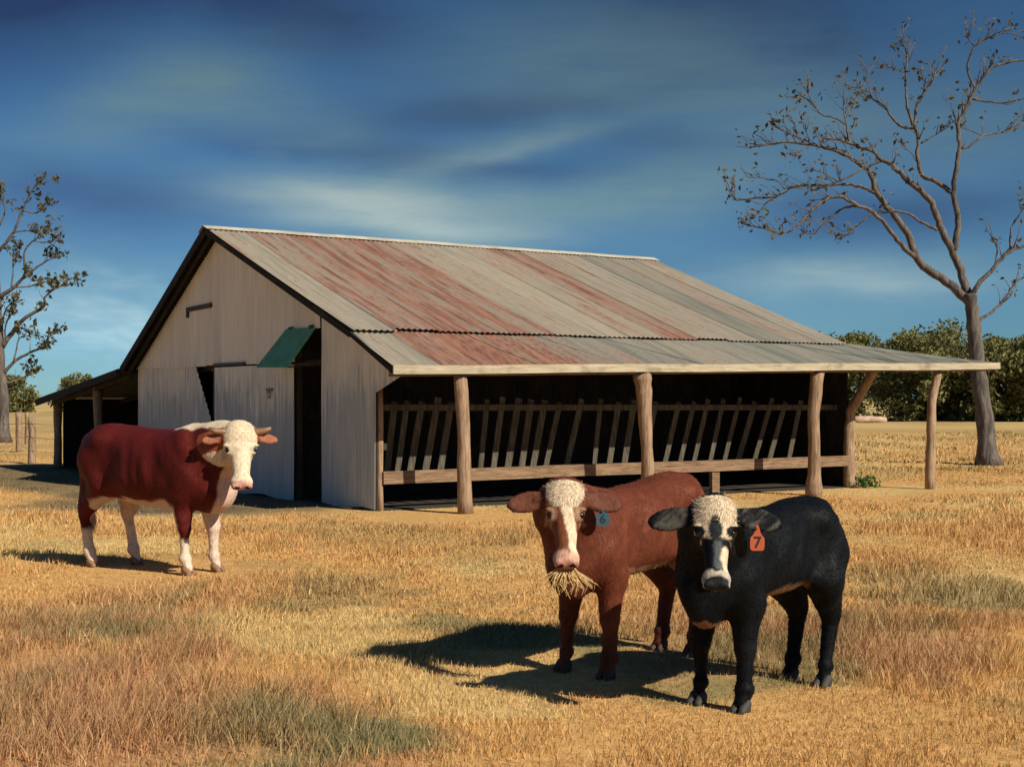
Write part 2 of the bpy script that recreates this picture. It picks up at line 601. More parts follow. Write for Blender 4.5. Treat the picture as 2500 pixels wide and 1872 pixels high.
# sliding door of three sheets on a track
mb = MB()
mb.box((-0.028, 2.74, 2.12), (0.0, 6.05, 2.20))
mb.box((-0.028, 2.74, 0.10), (0.0, 6.05, 0.18))
mb.box((-0.026, 2.74, 0.18), (0.0, 2.82, 2.12))
mb.box((-0.026, 5.97, 0.18), (0.0, 6.05, 2.12))
door = mb.build('sliding_door', mat_frame, barn)
for i, (b0, b1) in enumerate([(2.72, 3.84), (3.82, 4.96), (4.94, 6.07)]):
    wall_sheet(door, b0, b1, ragged(i + 11), lambda b: 2.235, -0.045 - 0.004 * (i % 2))
mb = MB()
mb.box((-0.075, 4.66, 2.255), (-0.05, 6.08, 2.305))
mb.build('door_track', mat_iron, barn)
mb = MB()
mb.box((-0.072, 2.05, 2.215), (-0.05, 3.3, 2.235))
mb.build('door_track', mat_iron, barn)
mb = MB()
mb.beam((-0.06, 6.22, 3.385), (-0.06, 7.44, 3.36), 0.03, 0.085)
mb.beam((-0.062, 7.38, 3.36), (-0.062, 7.40, 3.21), 0.03, 0.085, up=(0, 1, 0))
mb.build('hay_hook', mat_iron, barn)
mb = MB()   # latch plate on the door
mb.box((-0.072, 3.50, 1.795), (-0.060, 3.74, 1.835), 0.004)
mb.tube([(-0.075, 3.62 + 0.05 * math.cos(k), 1.73 + 0.055 * math.sin(k)) for k in np.linspace(0.3, 5.9, 12)], 0.009, 6)
mb.build('latch', mat_latch, door)

# green flap hinged over the narrow doorway
mb = MB()
H0, H1 = (-0.05, 2.95, 2.80), (-0.05, 1.88, 2.78)
F0, F1 = (-0.56, 2.98, 2.17), (-0.52, 1.90, 2.15)
thick = Vector((-0.018, 0, 0.014))
vs = [Vector(p) for p in (H0, H1, F1, F0)]
mb.add(vs + [v + thick for v in vs], [(0, 1, 2, 3), (7, 6, 5, 4), (0, 4, 5, 1), (1, 5, 6, 2), (2, 6, 7, 3), (3, 7, 4, 0)])
flap = mb.build('door_flap', mat_green, barn)
flap['label'] = 'green painted flap propped out over the doorway'
for b in (2.78, 2.02):
    m2 = MB()
    m2.box((-0.085, b - 0.05, 2.765), (-0.048, b + 0.05, 2.835))
    m2.build('hinge', mat_iron, flap)
mb = MB()
mb.beam((-0.04, 1.84, 2.20), (-0.51, 1.95, 2.16), 0.025, 0.025)
mb.build('prop', mat_frame, flap)


# roofs ---------------------------------------------------------------
def roof_strip(parent, corners, n, rusts, tones, rows=4, wave=0.10, amp=0.012, sag=0.015, name='roof_sheet'):
    tl, tr, bl, br = [Vector(p) for p in corners]
    nrm = (tr - tl).cross(tl - bl).normalized()
    if nrm.z < 0:
        nrm = -nrm
    width = ((tr - tl).length + (br - bl).length) / 2
    for i in range(n):
        u0, u1 = i / n, min(1.0, (i + 1.04) / n)
        k = max(6, int(width / n / wave * 4))
        vs, fs = [], []
        wobl, wobh = random.uniform(-0.006, 0.012), random.uniform(-0.05, 0.05)
        for a in range(k + 1):
            u = u0 + (u1 - u0) * a / k
            p0, p1 = tl.lerp(tr, u), bl.lerp(br, u)
            off = amp * math.cos(2 * math.pi * u * width / wave) + 0.007 * (i % 2)
            for r in range(rows + 1):
                v = r / rows
                q = p0.lerp(p1, v * (1 + wobh / 6))
                s = -sag * math.sin(v * math.pi) * (1 + math.sin(u * 9.0)) + wobl * v * 0.6
                vs.append(q + nrm * (off + s))
        w = rows + 1
        for a in range(k):
            for r in range(rows):
                p = a * w + r
                fs.append((p, p + 1, p + w + 1, p + w))
        mb = MB()
        mb.add(vs, fs)
        o = mb.build(name, mat_roof, parent, True)
        o['rust'] = float(rusts[i % len(rusts)])
        o['tone'] = float(tones[i % len(tones)])


mb = MB()
for a in np.linspace(-0.2, LEN - 0.1, 9):
    mb.beam((a, RIDGE_B, RIDGE_Z - 0.10), (a, BREAK_B, BREAK_Z - 0.10), 0.05, 0.10)
    mb.beam((a, RIDGE_B + 0.05, RIDGE_Z - 0.10), (a, LEFT_B - 0.05, LEFT_Z - 0.10), 0.05, 0.10)
for v in (0.15, 0.5, 0.85):
    b, z = RIDGE_B + (BREAK_B - RIDGE_B) * v, RIDGE_Z + (BREAK_Z - RIDGE_Z) * v
    mb.beam((-0.34, b, z - 0.085), (LEN, b, z - 0.085), 0.09, 0.03)
roof = mb.build('roof', mat_frame, barn)
roof['label'] = 'corrugated roof, galvanised sheets with bands of rust'
main_rust = [0.18, 0.60, 0.82, 0.74, 0.62, 0.34, 0.16, 0.36, 0.70, 0.26, 0.12, 0.06, 0.20, 0.04]
main_tone = [0.10, 0.10, 0.1, 0.1, 0.1, 0.0, 0.0, 0.0, 0.1, 0.15, 0.25, 0.60, 0.35, 0.25]
roof_strip(roof, [(-OH, RIDGE_B, RIDGE_Z), (LEN, RIDGE_B, RIDGE_Z), (-OH, BREAK_B - 0.05, BREAK_Z), (LEN, BREAK_B - 0.05, BREAK_Z)], 14, main_rust, main_tone)
roof_strip(roof, [(-OH, RIDGE_B, RIDGE_Z), (LEN, RIDGE_B, RIDGE_Z), (-OH, LEFT_B, LEFT_Z), (LEN, LEFT_B, LEFT_Z)], 14, [0.2], [0.5])
mb = MB()
for k in range(12):
    a0 = -OH - 0.02 + (LEN + OH + 0.04) * k / 12
    a1 = -OH - 0.02 + (LEN + OH + 0.04) * (k + 1.02) / 12
    z = 0.026 + 0.003 * (k % 2)
    for dirn, sl in ((-1, (RIDGE_Z - BREAK_Z) / (RIDGE_B - BREAK_B)), (1, (RIDGE_Z - LEFT_Z) / (LEFT_B - RIDGE_B))):
        w = 0.22
        e0, e1 = RIDGE_Z + z, RIDGE_Z + z - sl * w
        mb.add([(a0, RIDGE_B, e0), (a1, RIDGE_B, e0), (a1, RIDGE_B + dirn * w, e1), (a0, RIDGE_B + dirn * w, e1)], [(0, 1, 2, 3)])
mb.build('ridge_cap', mat_cap, roof)
# barge boards under the front overhang
mb = MB()
mb.beam((-OH + 0.02, RIDGE_B - 0.02, RIDGE_Z - 0.075), (-OH + 0.02, BREAK_B, BREAK_Z - 0.075), 0.03, 0.10)
mb.beam((-OH + 0.02, BREAK_B - 0.01, BREAK_Z - 0.07), (-OH + 0.02, EAVE_B + 0.05, EAVE_Z0 - 0.06), 0.03, 0.07)
mb.beam((-OH + 0.02, RIDGE_B + 0.02, RIDGE_Z - 0.09), (-OH + 0.02, LEFT_B + 0.02, LEFT_Z - 0.09), 0.03, 0.14)
mb.build('barge_board', mat_dark, roof)
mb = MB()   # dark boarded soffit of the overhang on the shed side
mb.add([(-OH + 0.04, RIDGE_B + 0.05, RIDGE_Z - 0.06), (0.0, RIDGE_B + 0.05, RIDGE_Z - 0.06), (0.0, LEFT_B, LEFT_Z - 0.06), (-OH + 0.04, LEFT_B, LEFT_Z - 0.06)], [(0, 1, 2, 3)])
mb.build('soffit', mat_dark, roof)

# feeding-side lean-to roof
mb = MB()
for a in np.linspace(-0.2, LEN, 10):
    ez = EAVE_Z0 + (EAVE_Z1 - EAVE_Z0) * (a + OH) / (LEN2 + OH)
    mb.beam((a, BREAK_B, BREAK_Z - 0.09), (a, EAVE_B + 0.06, ez - 0.06), 0.05, 0.08)
lean = mb.build('lean_to_roof', mat_frame, barn)
lean_rust = [0.15, 0.80, 0.95, 0.92, 0.55, 0.25, 0.18, 0.1, 0.05, 0.12, 0.0, 0.05, 0.0, 0.0, 0.0, 0.0]
lean_tone = [0.2, 0.2, 0.2, 0.3, 0.5, 0.6, 0.65, 0.6, 0.6, 0.7, 0.75, 0.8, 0.85, 0.9, 0.9, 0.9]
roof_strip(lean, [(-OH, BREAK_B + 0.12, BREAK_Z + 0.012), (LEN + 0.05, BREAK_B + 0.12, BREAK_Z + 0.012), (-OH, EAVE_B, EAVE_Z0), (LEN2, EAVE_B, EAVE_Z1)], 16, lean_rust, lean_tone, rows=2, sag=0.008)
mb = MB()
N = 9
for k in range(N):
    u0, u1 = k / N, (k + 1) / N
    f = lambda u: (-OH - 0.02 + (LEN2 + OH + 0.04) * u, EAVE_B - 0.03, EAVE_Z0 - 0.045 + (EAVE_Z1 - EAVE_Z0) * u + 0.006 * math.sin(u * 40))
    mb.beam(f(u0), f(u1), 0.028, 0.125 + 0.01 * math.sin(k * 3.1))
mb.build('fascia_board', mat_fascia, lean)
mb = MB()
mb.beam((-OH + 0.02, EAVE_B + 0.12, EAVE_Z0 - 0.08), (LEN2 - 0.05, EAVE_B + 0.12, EAVE_Z1 - 0.08), 0.10, 0.12)
mb.build('eave_beam', mat_rail, lean)


# posts along the eave: rough crooked logs
def log_post(pts, rad, parent=barn, n=10, name='post', mat=mat_post):
    fine_p, fine_r = [], []
    for i in range(len(pts) - 1):
        for s in range(4):
            u = s / 4
            fine_p.append(Vector(pts[i]).lerp(Vector(pts[i + 1]), u) + Vector((random.uniform(-0.008, 0.008), random.uniform(-0.008, 0.008), 0)))
            fine_r.append((rad[i] + (rad[i + 1] - rad[i]) * u) * random.uniform(0.94, 1.06))
    fine_p.append(Vector(pts[-1]))
    fine_r.append(rad[-1])
    mb = MB()
    mb.tube(fine_p, fine_r, n, 0.05)
    return mb.build(name, mat, parent, True)


PB = EAVE_B + 0.12
ez = lambda a: EAVE_Z0 + (EAVE_Z1 - EAVE_Z0) * (a + OH) / (LEN2 + OH) - 0.14
log_post([(0.88, PB, -0.05), (0.86, PB, 1.0), (0.80, PB, ez(0.86) + 0.01)], [0.115, 0.095, 0.100])
p2 = log_post([(4.30, PB, -0.05), (4.26, PB, 0.9), (4.22, PB, 1.7), (4.16, PB, ez(4.2) + 0.01)], [0.115, 0.10, 0.125, 0.15])
p3 = log_post([(7.97, PB, -0.05), (7.99, PB, 0.5), (7.97, PB, 1.4), (8.06, PB, ez(8.0) + 0.01)], [0.155, 0.115, 0.105, 0.12])
log_post([(10.98, PB, -0.05), (11.02, PB, 0.9), (11.04, PB, 1.62), (11.22, PB, ez(11.1) + 0.01)], [0.095, 0.085, 0.08, 0.075])
log_post([(LEN, 0.02, -0.05), (LEN - 0.02, 0.02, 0.8), (LEN + 0.02, 0.02, 1.42), (LEN + 0.16, -0.50, 2.28)], [0.125, 0.11, 0.095, 0.08])
log_post([(0.10, 0.03, -0.05), (0.10, 0.03, 1.9)], [0.05, 0.045])

# feed rack: rails and leaning slats
mb = MB()
mb.beam((0.12, 0.30, 1.53), (LEN - 0.05, 0.30, 1.50), 0.04, 0.095)
rack = mb.build('feed_rack', mat_slat, barn)
mb = MB()
for a0, a1, z0, z1 in ((0.12, 3.0, 0.49, 0.50), (3.0, 6.7, 0.505, 0.50), (6.7, LEN - 0.06, 0.50, 0.51)):
    mb.beam((a0, -0.02, z0), (a1, -0.02, z1), 0.06, 0.19)
mb.build('bottom_rail', mat_rail, rack)


# where each slat meets the bottom rail and where its top ends, along the barn (m)
slat_top = [0.52, 0.74, 1.01, 1.28, 1.53, 1.82, 2.19, 2.48, 2.79, 3.04, 3.31, 3.62, 4.06, 4.45, 4.84, 5.17, 5.65, 6.17, 6.52, 6.84, 7.2, 7.59, 7.98, 8.39, 8.74, 9.13]
slat_foot = [0.38, 0.56, 0.78, 1.05, 1.32, 1.68, 2.06, 2.3, 2.57, 2.84, 3.06, 3.31, 3.73, 4.31, 4.62, 4.94, 5.35, 5.83, 6.17, 6.49, 6.87, 7.2, 7.53, 7.93, 8.3, 8.8]
SB = 0.345
for at_, ab_ in zip(slat_top, slat_foot):
    ext = random.uniform(-0.03, 0.06)
    mb = MB()
    mb.beam((ab_, SB, 0.50), (at_ + ext * 0.2, SB + random.uniform(-0.004, 0.004), 1.63 + ext), 0.105 * random.uniform(0.85, 1.2), 0.024, up=(0, 1, 0))
    mb.build('slat', mat_slat, rack)
mb = MB()
mb.beam((6.70, 0.02, -0.02), (6.70, 0.02, 0.41), 0.17, 0.08, up=(0, 1, 0))
mb.build('stub_post', mat_rail, rack)

# remaining walls, floor
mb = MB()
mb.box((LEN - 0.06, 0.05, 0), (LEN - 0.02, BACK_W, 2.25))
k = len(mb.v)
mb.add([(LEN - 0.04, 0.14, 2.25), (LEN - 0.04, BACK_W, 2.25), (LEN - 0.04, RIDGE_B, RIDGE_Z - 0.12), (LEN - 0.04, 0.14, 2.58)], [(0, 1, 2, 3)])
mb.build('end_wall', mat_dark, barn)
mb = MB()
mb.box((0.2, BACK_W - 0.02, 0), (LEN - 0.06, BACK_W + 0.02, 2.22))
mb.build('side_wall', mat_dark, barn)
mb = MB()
mb.box((0.14, 3.2, 0), (LEN - 0.08, 3.24, 3.6))  # added dark backing behind the slats, in place of the barn's unlit depth
mb.build('dark_backing', mat_dark, barn)
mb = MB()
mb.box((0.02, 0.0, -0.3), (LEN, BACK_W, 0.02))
mb.build('floor', mat_shade_mud, barn)

# side shed on the far side of the gable
mb = MB()
for a in (-0.1, 1.5, 3.0, 4.5, 6.0):
    mb.beam((a, 10.5, 2.14), (a, 16.2, 1.56), 0.06, 0.12)
shed = mb.build('side_shed', mat_frame, barn)
roof_strip(shed, [(-0.42, 10.35, 2.28), (6.2, 10.35, 2.28), (-0.42, 16.4, 1.66), (6.2, 16.4, 1.66)], 9, [0.2], [0.8], rows=2, sag=0.01)
mb = MB()
mb.beam((-0.44, 10.40, 2.19), (-0.44, 16.42, 1.57), 0.03, 0.15)
mb.build('barge_board', mat_dark, shed)
for b, zt in ((15.95, 1.50), (12.80, 1.86)):
    log_post([(-0.05, b, -0.05), (-0.05, b, 0.8), (-0.05, b + (0.0 if b > 14 else 0.08), zt + 0.08)], [0.10, 0.09, 0.11], shed, name='shed_post', mat=mat_post)
mb = MB()
mb.add([(6.0, 10.36, 0), (6.0, 16.2, 0), (6.0, 16.2, 1.67), (6.0, 10.36, 2.27), (6.05, 10.36, 0), (6.05, 16.2, 0), (6.05, 16.2, 1.67), (6.05, 10.36, 2.27)], [(0, 1, 2, 3), (7, 6, 5, 4), (0, 4, 5, 1), (1, 5, 6, 2), (2, 6, 7, 3), (3, 7, 4, 0)])
mb.build('shed_back_wall', mat_dark, shed)
mb = MB()
mb.box((0.1, 16.0, 0), (5.99, 16.04, 1.66))
mb.build('shed_side_wall', mat_dark, shed)
mb = MB()
mb.box((-0.15, 10.33, -0.3), (6.0, 16.0, 0.016))
mb.build('shed_floor', mat_shade_mud, shed)

# ------------------------------------------------------------------ cattle: one continuous skin each, grown from blended volumes
def smin(a, b, k):
    h = np.clip(0.5 + 0.5 * (b - a) / k, 0, 1)
    return b + (a - b) * h - k * h * (1 - h)


def smax(a, b, k):
    return -smin(-a, -b, k)


def d_cone(P, a, b, r0, r1):
    a, b = np.asarray(a, np.float32), np.asarray(b, np.float32)
    ab = b - a
    t = np.clip(((P - a) @ ab) / (ab @ ab), 0, 1)
    return np.linalg.norm(P - a - t[..., None] * ab, axis=-1) - (r0 + (r1 - r0) * t)


def d_ell(P, c, r, M=None):
    q = P - np.asarray(c, np.float32)
    if M is not None:
        q = q @ np.asarray(M, np.float32)
    r = np.asarray(r, np.float32)
    k0 = np.linalg.norm(q / r, axis=-1)
    k1 = np.linalg.norm(q / (r * r), axis=-1)
    return k0 * (k0 - 1) / np.maximum(k1, 1e-6)


def surface_nets(F, origin, h):
    """naive surface nets on a scalar grid (negative inside)"""
    nx, ny, nz = F.shape
    corners = [(i, j, k) for i in (0, 1) for j in (0, 1) for k in (0, 1)]
    C = np.stack([F[i:nx - 1 + i, j:ny - 1 + j, k:nz - 1 + k] for i, j, k in corners], -1)
    ins = C < 0
    act = ins.any(-1) & ~ins.all(-1)
    idx = np.full(act.shape, -1, np.int64)
    cells = np.argwhere(act)
    idx[act] = np.arange(len(cells))
    V = C[act]
    acc = np.zeros((len(cells), 3))
    cnt = np.zeros(len(cells))
    ca = np.array(corners, float)
    for p in range(8):
        for q in range(p + 1, 8):
            if np.abs(ca[p] - ca[q]).sum() != 1:
                continue
            vp, vq = V[:, p], V[:, q]
            m = (vp < 0) != (vq < 0)
            t = vp[m] / (vp[m] - vq[m])
            acc[m] += ca[p] + t[:, None] * (ca[q] - ca[p])
            cnt[m] += 1
    verts = (cells + acc / cnt[:, None]) * h + origin
    faces = []
    S = F < 0
    for ax in range(3):
        sl0 = [slice(1, -1)] * 3
        sl1 = [slice(1, -1)] * 3
        sl0[ax] = slice(0, -1)
        sl1[ax] = slice(1, None)
        A, B = S[tuple(sl0)], S[tuple(sl1)]
        for flip in (False, True):
            e = np.argwhere((A & ~B) if not flip else (~A & B))
            off = np.ones(3, int)
            off[ax] = 0
            e = e + off
            u, v = (ax + 1) % 3, (ax + 2) % 3
            du, dv = np.zeros(3, int), np.zeros(3, int)
            du[u] = 1
            dv[v] = 1
            g = lambda p: idx[p[:, 0], p[:, 1], p[:, 2]]
            q = [g(e - du - dv), g(e - dv), g(e), g(e - du)]
            if flip:
                q = q[::-1]
            q = np.stack(q, 1)
            faces.append(q[(q >= 0).all(1)])
    return verts, np.concatenate(faces)


def rot(yaw, pitch, roll=0.0):
    """columns: head forward, left, up in body space; pitch > 0 looks down"""
    return np.array(Matrix.Rotation(yaw, 3, 'Z') @ Matrix.Rotation(pitch, 3, 'Y') @ Matrix.Rotation(roll, 3, 'X'))


def noise3(P, s):
    return fbm(P[:, 0] * s + P[:, 2] * s * 0.7 + 50, P[:, 1] * s - P[:, 2] * s * 0.9 + 90, 3)


mat_coat, t = material('coat')
at = t.new('ShaderNodeAttribute', attribute_name='Col')
tcn = t.new('ShaderNodeTexCoord')
n1 = t.noise(t.scale(tcn.outputs['Object'], (1, 1, 0.45)), 60, 4, 0.65)
n2 = t.noise(tcn.outputs['Object'], 7, 4, 0.6)
c = t.mix(t.ramp(n1, 0.35, 0.7), at.outputs['Color'], t.mix(1.0, at.outputs['Color'], (0.62, 0.6, 0.6), 'MULTIPLY'))
c = t.mix(t.m('MULTIPLY', t.ramp(n2, 0.45, 0.75), 0.25), c, t.mix(1.0, at.outputs['Color'], (1.35, 1.25, 1.2), 'MULTIPLY'))
t.put(t.b.inputs['Base Color'], c)
t.b.inputs['Roughness'].default_value = 0.6
t.b.inputs['Specular IOR Level'].default_value = 0.11
bump(t, n1, 0.35, 0.012)

mat_hair, t = material('hair')
at = t.new('ShaderNodeAttribute', attribute_name='Col')
t.put(t.b.inputs['Base Color'], at.outputs['Color'])
t.b.inputs['Roughness'].default_value = 0.8
t.b.inputs['Specular IOR Level'].default_value = 0.02


def plain(name, col, col2, rough, sc=20, metal=0.0, spec=0.5):
    m, t = material(name)
    tcn = t.new('ShaderNodeTexCoord')
    t.put(t.b.inputs['Base Color'], t.mix(t.noise(tcn.outputs['Object'], sc, 4, 0.6), col, col2))
    t.b.inputs['Roughness'].default_value = rough
    t.b.inputs['Metallic'].default_value = metal
    t.b.inputs['Specular IOR Level'].default_value = spec
    return m


mat_eye = plain('eye', (0.006, 0.004, 0.003), (0.012, 0.008, 0.006), 0.08)
mat_horn = plain('horn', (0.13, 0.06, 0.025), (0.27, 0.15, 0.07), 0.5)
mat_hoof_tan = plain('hoof_tan', (0.15, 0.07, 0.04), (0.26, 0.14, 0.08), 0.6)
mat_hoof_dark = plain('hoof_dark', (0.022, 0.022, 0.021), (0.05, 0.048, 0.044), 0.75)
mat_hoof_brown = plain('hoof_brown', (0.045, 0.022, 0.016), (0.10, 0.052, 0.036), 0.75)
mat_tag_blue = plain('tag_blue', (0.022, 0.075, 0.11), (0.035, 0.105, 0.14), 0.5)
mat_tag_red = plain('tag_orange', (0.42, 0.085, 0.03), (0.52, 0.12, 0.045), 0.45)
mat_ink = plain('ink', (0.008, 0.008, 0.01), (0.02, 0.02, 0.02), 0.7)


def hoof_mesh(s):
    h = 0.007
    lo = np.array([-0.09, -0.08, -0.02])
    n = np.ceil((np.array([0.13, 0.08, 0.11]) - lo) / h).astype(int)
    G = np.stack(np.meshgrid(*[lo[i] + h * np.arange(n[i]) for i in range(3)], indexing='ij'), -1).astype(np.float32)
    F = None
    for y in (-0.026, 0.026):
        f = d_cone(G, (0.045, y * 1.25, 0.022), (-0.012, y, 0.065), 0.026, 0.034)
        f = smin(f, d_cone(G, (-0.03, y, 0.02), (-0.012, y, 0.06), 0.024, 0.030), 0.02)
        F = f if F is None else np.minimum(F, f)
    F = smax(F, 0.0 - G[..., 2], 0.006)
    v, f = surface_nets(F, lo, h)
    return mesh_np('hoof', v * s, f)


def bovine(name, loc, yaw, H, P, colour_fn, hoof_mat, label, h=0.012):
    """P: pose and build parameters in units of the withers height"""
    g = lambda k, d: P.get(k, d)
    wide, deep = g('wide', 1.0), g('deep', 0.0)
    Hd = np.array(P['poll'])                      # poll position, body space
    M = rot(R(P['head_yaw']), R(P['head_pitch']), R(g('head_roll', 0)))
    Lh = P['head_len']
    HS = np.array([1.0, g('head_w', 1.0), 1.0])
    lo = np.array([-0.80, -0.42, -0.02])
    hi = np.array([1.02, 0.42, 1.14])
    if 'ymin' in P:
        lo[1] = P['ymin']
    if 'ymax' in P:
        hi[1] = P['ymax']
    hh = h / H
    n = np.ceil((hi - lo) / hh).astype(int)
    ax = [(lo[i] + hh * np.arange(n[i])).astype(np.float32) for i in range(3)]
    G = np.stack(np.meshgrid(*ax, indexing='ij'), -1)
    x, y, z = G[..., 0], G[..., 1], G[..., 2]

    # trunk
    kx = [-0.68, -0.64, -0.56, -0.45, -0.30, -0.10, 0.10, 0.28, 0.42, 0.54, 0.62]
    tz = np.array([0.87, 0.95, 0.985, 0.998, 0.982, 0.965, 0.965, 0.985, 0.965, 0.88, 0.74]) + g('rump', 0) * np.array([.5, .8, 1, 1, .85, .6, .35, .12, 0, 0, 0])
    bz = np.array([0.66, 0.60, 0.56, 0.535, 0.51, 0.475, 0.46, 0.465, 0.475, 0.50, 0.60]) - deep
    wd = np.array([0.075, 0.130, 0.165, 0.195, 0.215, 0.245, 0.245, 0.225, 0.195, 0.155, 0.08]) * wide
    zt, zb, w = np.interp(ax[0], kx, tz), np.interp(ax[0], kx, bz), np.interp(ax[0], kx, wd)
    sm = lambda v: np.convolve(np.pad(v, 6, 'edge'), np.ones(13) / 13, 'valid')
    zt, zb, w = sm(zt), sm(zb), sm(w)
    zc, hz = ((zt + zb) / 2)[:, None, None], ((zt - zb) / 2)[:, None, None]
    w = w[:, None, None]
    e = 2.35
    f = ((np.abs(y / w) ** e + np.abs((z - zc) / hz) ** e) ** (1 / e) - 1) * np.minimum(w, hz)
    F = smax(f, np.maximum(x - 0.60, -0.665 - x), 0.05)

    def window(a, b):
        i0 = np.maximum(((np.asarray(a) - lo) / hh).astype(int), 0)
        i1 = np.minimum(((np.asarray(b) - lo) / hh).astype(int) + 2, n)
        return tuple(slice(p, q) for p, q in zip(i0, i1))

    def add_cone(a, b, r0, r1, k=0.05):
        m = max(r0, r1) + k + 0.03
        w_ = window(np.minimum(a, b) - m, np.maximum(a, b) + m)
        F[w_] = smin(F[w_], d_cone(G[w_], a, b, r0, r1), k)

    def add_ell(c, r, k=0.05):
        m = np.asarray(r) + k + 0.03
        w_ = window(np.asarray(c) - m, np.asarray(c) + m)
        F[w_] = smin(F[w_], d_ell(G[w_], c, r), k)

    # shoulder, hip and leg muscles
    fl = {'FL': g('FL', (0.36, 0.125)), 'FR': g('FR', (0.36, -0.125)), 'HL': g('HL', (-0.47, 0.125)), 'HR': g('HR', (-0.47, -0.125))}
    lt = g('leg', 1.0)
    for s, key in ((1, 'FL'), (-1, 'FR')):
        fx, fy = fl[key]
        add_ell((0.36, s * 0.135 * wide, 0.72), (0.15, 0.085, 0.24), 0.06)
        add_cone((0.40, s * 0.12, 0.66), (0.335, s * 0.125, 0.53), 0.115, 0.095, 0.05)
        kx_, ky_ = fx * 0.65 + 0.35 * 0.345, fy * 0.7 + s * 0.125 * 0.3
        add_cone((0.335, s * 0.125, 0.55), (kx_, ky_, 0.32), 0.085 * lt, 0.047 * lt, 0.035)
        add_ell((kx_ + 0.004, ky_, 0.305), (0.043 * lt, 0.042 * lt, 0.055), 0.02)
        add_cone((kx_, ky_, 0.30), (fx, fy, 0.12), 0.037 * lt, 0.032 * lt, 0.02)
        add_ell((fx, fy, 0.108), (0.041 * lt, 0.043 * lt, 0.038), 0.02)
        add_cone((fx, fy, 0.11), (fx + 0.028, fy, 0.045), 0.034 * lt, 0.033 * lt, 0.015)
    for s, key in ((1, 'HL'), (-1, 'HR')):
        fx, fy = fl[key]
        add_ell((-0.44, s * 0.11 * wide, 0.80), (0.17, 0.095, 0.17), 0.06)
        add_cone((-0.50, s * 0.115 * wide, 0.76), (-0.40, s * 0.14, 0.58), 0.125, 0.10, 0.06)
        add_ell((-0.615, s * 0.085 * wide, 0.86 + g('rump', 0) * 0.6), (0.05, 0.04, 0.05), 0.05)      # pin bone
        hx, hy_ = fx - 0.055, fy
        add_cone((-0.40, s * 0.14, 0.60), (hx + 0.02, hy_ * 0.85 + s * 0.02, 0.40), 0.105, 0.055 * lt, 0.05)
        add_cone((-0.56, s * 0.11, 0.70), (hx, hy_, 0.40), 0.085, 0.036, 0.05)
        add_ell((hx, hy_, 0.37), (0.048 * lt, 0.037 * lt, 0.058), 0.02)
        add_cone((hx, hy_, 0.36), (fx, fy, 0.12), 0.040 * lt, 0.034 * lt, 0.02)
        add_ell((fx, fy, 0.108), (0.042 * lt, 0.044 * lt, 0.038), 0.02)
        add_cone((fx, fy, 0.11), (fx + 0.028, fy, 0.045), 0.035 * lt, 0.034 * lt, 0.015)
        add_ell((-0.39, s * 0.165 * wide, 0.875 + g('rump', 0)), (0.075, 0.055, 0.05), 0.08)      # hook bone
    # hollows of the flank and behind the shoulder
    for s in (1, -1):
        for cc_, rr_, kk_ in (((-0.25, s * 0.285 * wide, 0.76), (0.11, 0.085, 0.16), 0.06), ((0.185, s * 0.285 * wide, 0.72), (0.04, 0.055, 0.22), 0.06)):
            m = np.asarray(rr_) + kk_ + 0.03
            w_ = window(np.asarray(cc_) - m, np.asarray(cc_) + m)
            F[w_] = smax(F[w_], -d_ell(G[w_], cc_, rr_), kk_)
    # brisket and neck
    add_ell((0.50, 0, 0.56), (0.15, 0.12 * wide, 0.15), 0.07)
    back = Hd - M[:, 0] * -0.10 * Lh - M[:, 2] * 0.12 * Lh
    mid = g('neck_mid', None)
    n0 = np.array([0.40, 0, 0.80])
    mid = np.array(mid) if mid is not None else (n0 + back) / 2 + np.array([0.04, 0, 0.0])
    nr = g('neck_r', 1.0)
    add_cone(n0, mid, 0.185 * nr, 0.155 * nr, 0.07)
    add_cone(mid, back, 0.155 * nr, 0.115 * nr, 0.06)
    add_cone((0.48, 0, 0.66), mid - np.array([0, 0, 0.06]), 0.15, 0.11, 0.07)   # dewlap
    add_cone((0.34, 0, 0.90), mid + np.array([0, 0, 0.06]), 0.10, 0.085, 0.06)  # crest
    # tail
    add_cone((-0.62, 0, 0.94), (-0.695, 0, 0.86), 0.040, 0.030, 0.04)
    add_cone((-0.695, 0, 0.86), (-0.705, 0.0, 0.55), 0.028, 0.017, 0.02)
    add_cone((-0.705, 0, 0.55), (-0.69, 0.01, 0.32), 0.026, 0.020, 0.02)

    # uneven muscle and loose skin
    F += 0.020 * (fbm(x * 7 + z * 5 + 40 + 9 * H, y * 9 - z * 4 + 70, 2) - 0.5).astype(np.float32)
    ribs = np.exp(-((x - 0.0) / 0.16) ** 2 - ((z - 0.70) / 0.12) ** 2)
    F += 0.0035 * np.sin(x * 62 + z * 6) * ribs
    # head, in its own frame: x to the muzzle, y left, z out of the forehead; unit = head length
    hb = window(Hd - np.array([0.50, 0.62, 1.15]) * Lh, Hd + np.array([1.2, 0.62, 0.35]) * Lh)
    if abs(P['head_yaw']) > 20:
        hb = window(Hd - np.array([0.50, 0.95, 1.15]) * Lh, Hd + np.array([1.0, 0.95, 0.35]) * Lh)
    Q = ((G[hb] - Hd.astype(np.float32)) @ M.astype(np.float32)) / Lh / HS.astype(np.float32)
    Fh = F[hb]

    def D(d, k):
        nonlocal Fh
        Fh = smin(Fh, d * Lh, k * Lh)
    D(d_ell(Q, (0.15, 0, -0.05), (0.22, 0.20, 0.20)), 0.08)
    D(d_ell(Q, (0.27, 0, -0.01), (0.20, 0.195, 0.135)), 0.06)
    D(d_cone(Q, (0.34, 0, -0.02), (0.80, 0, -0.055), 0.145, 0.098), 0.05)
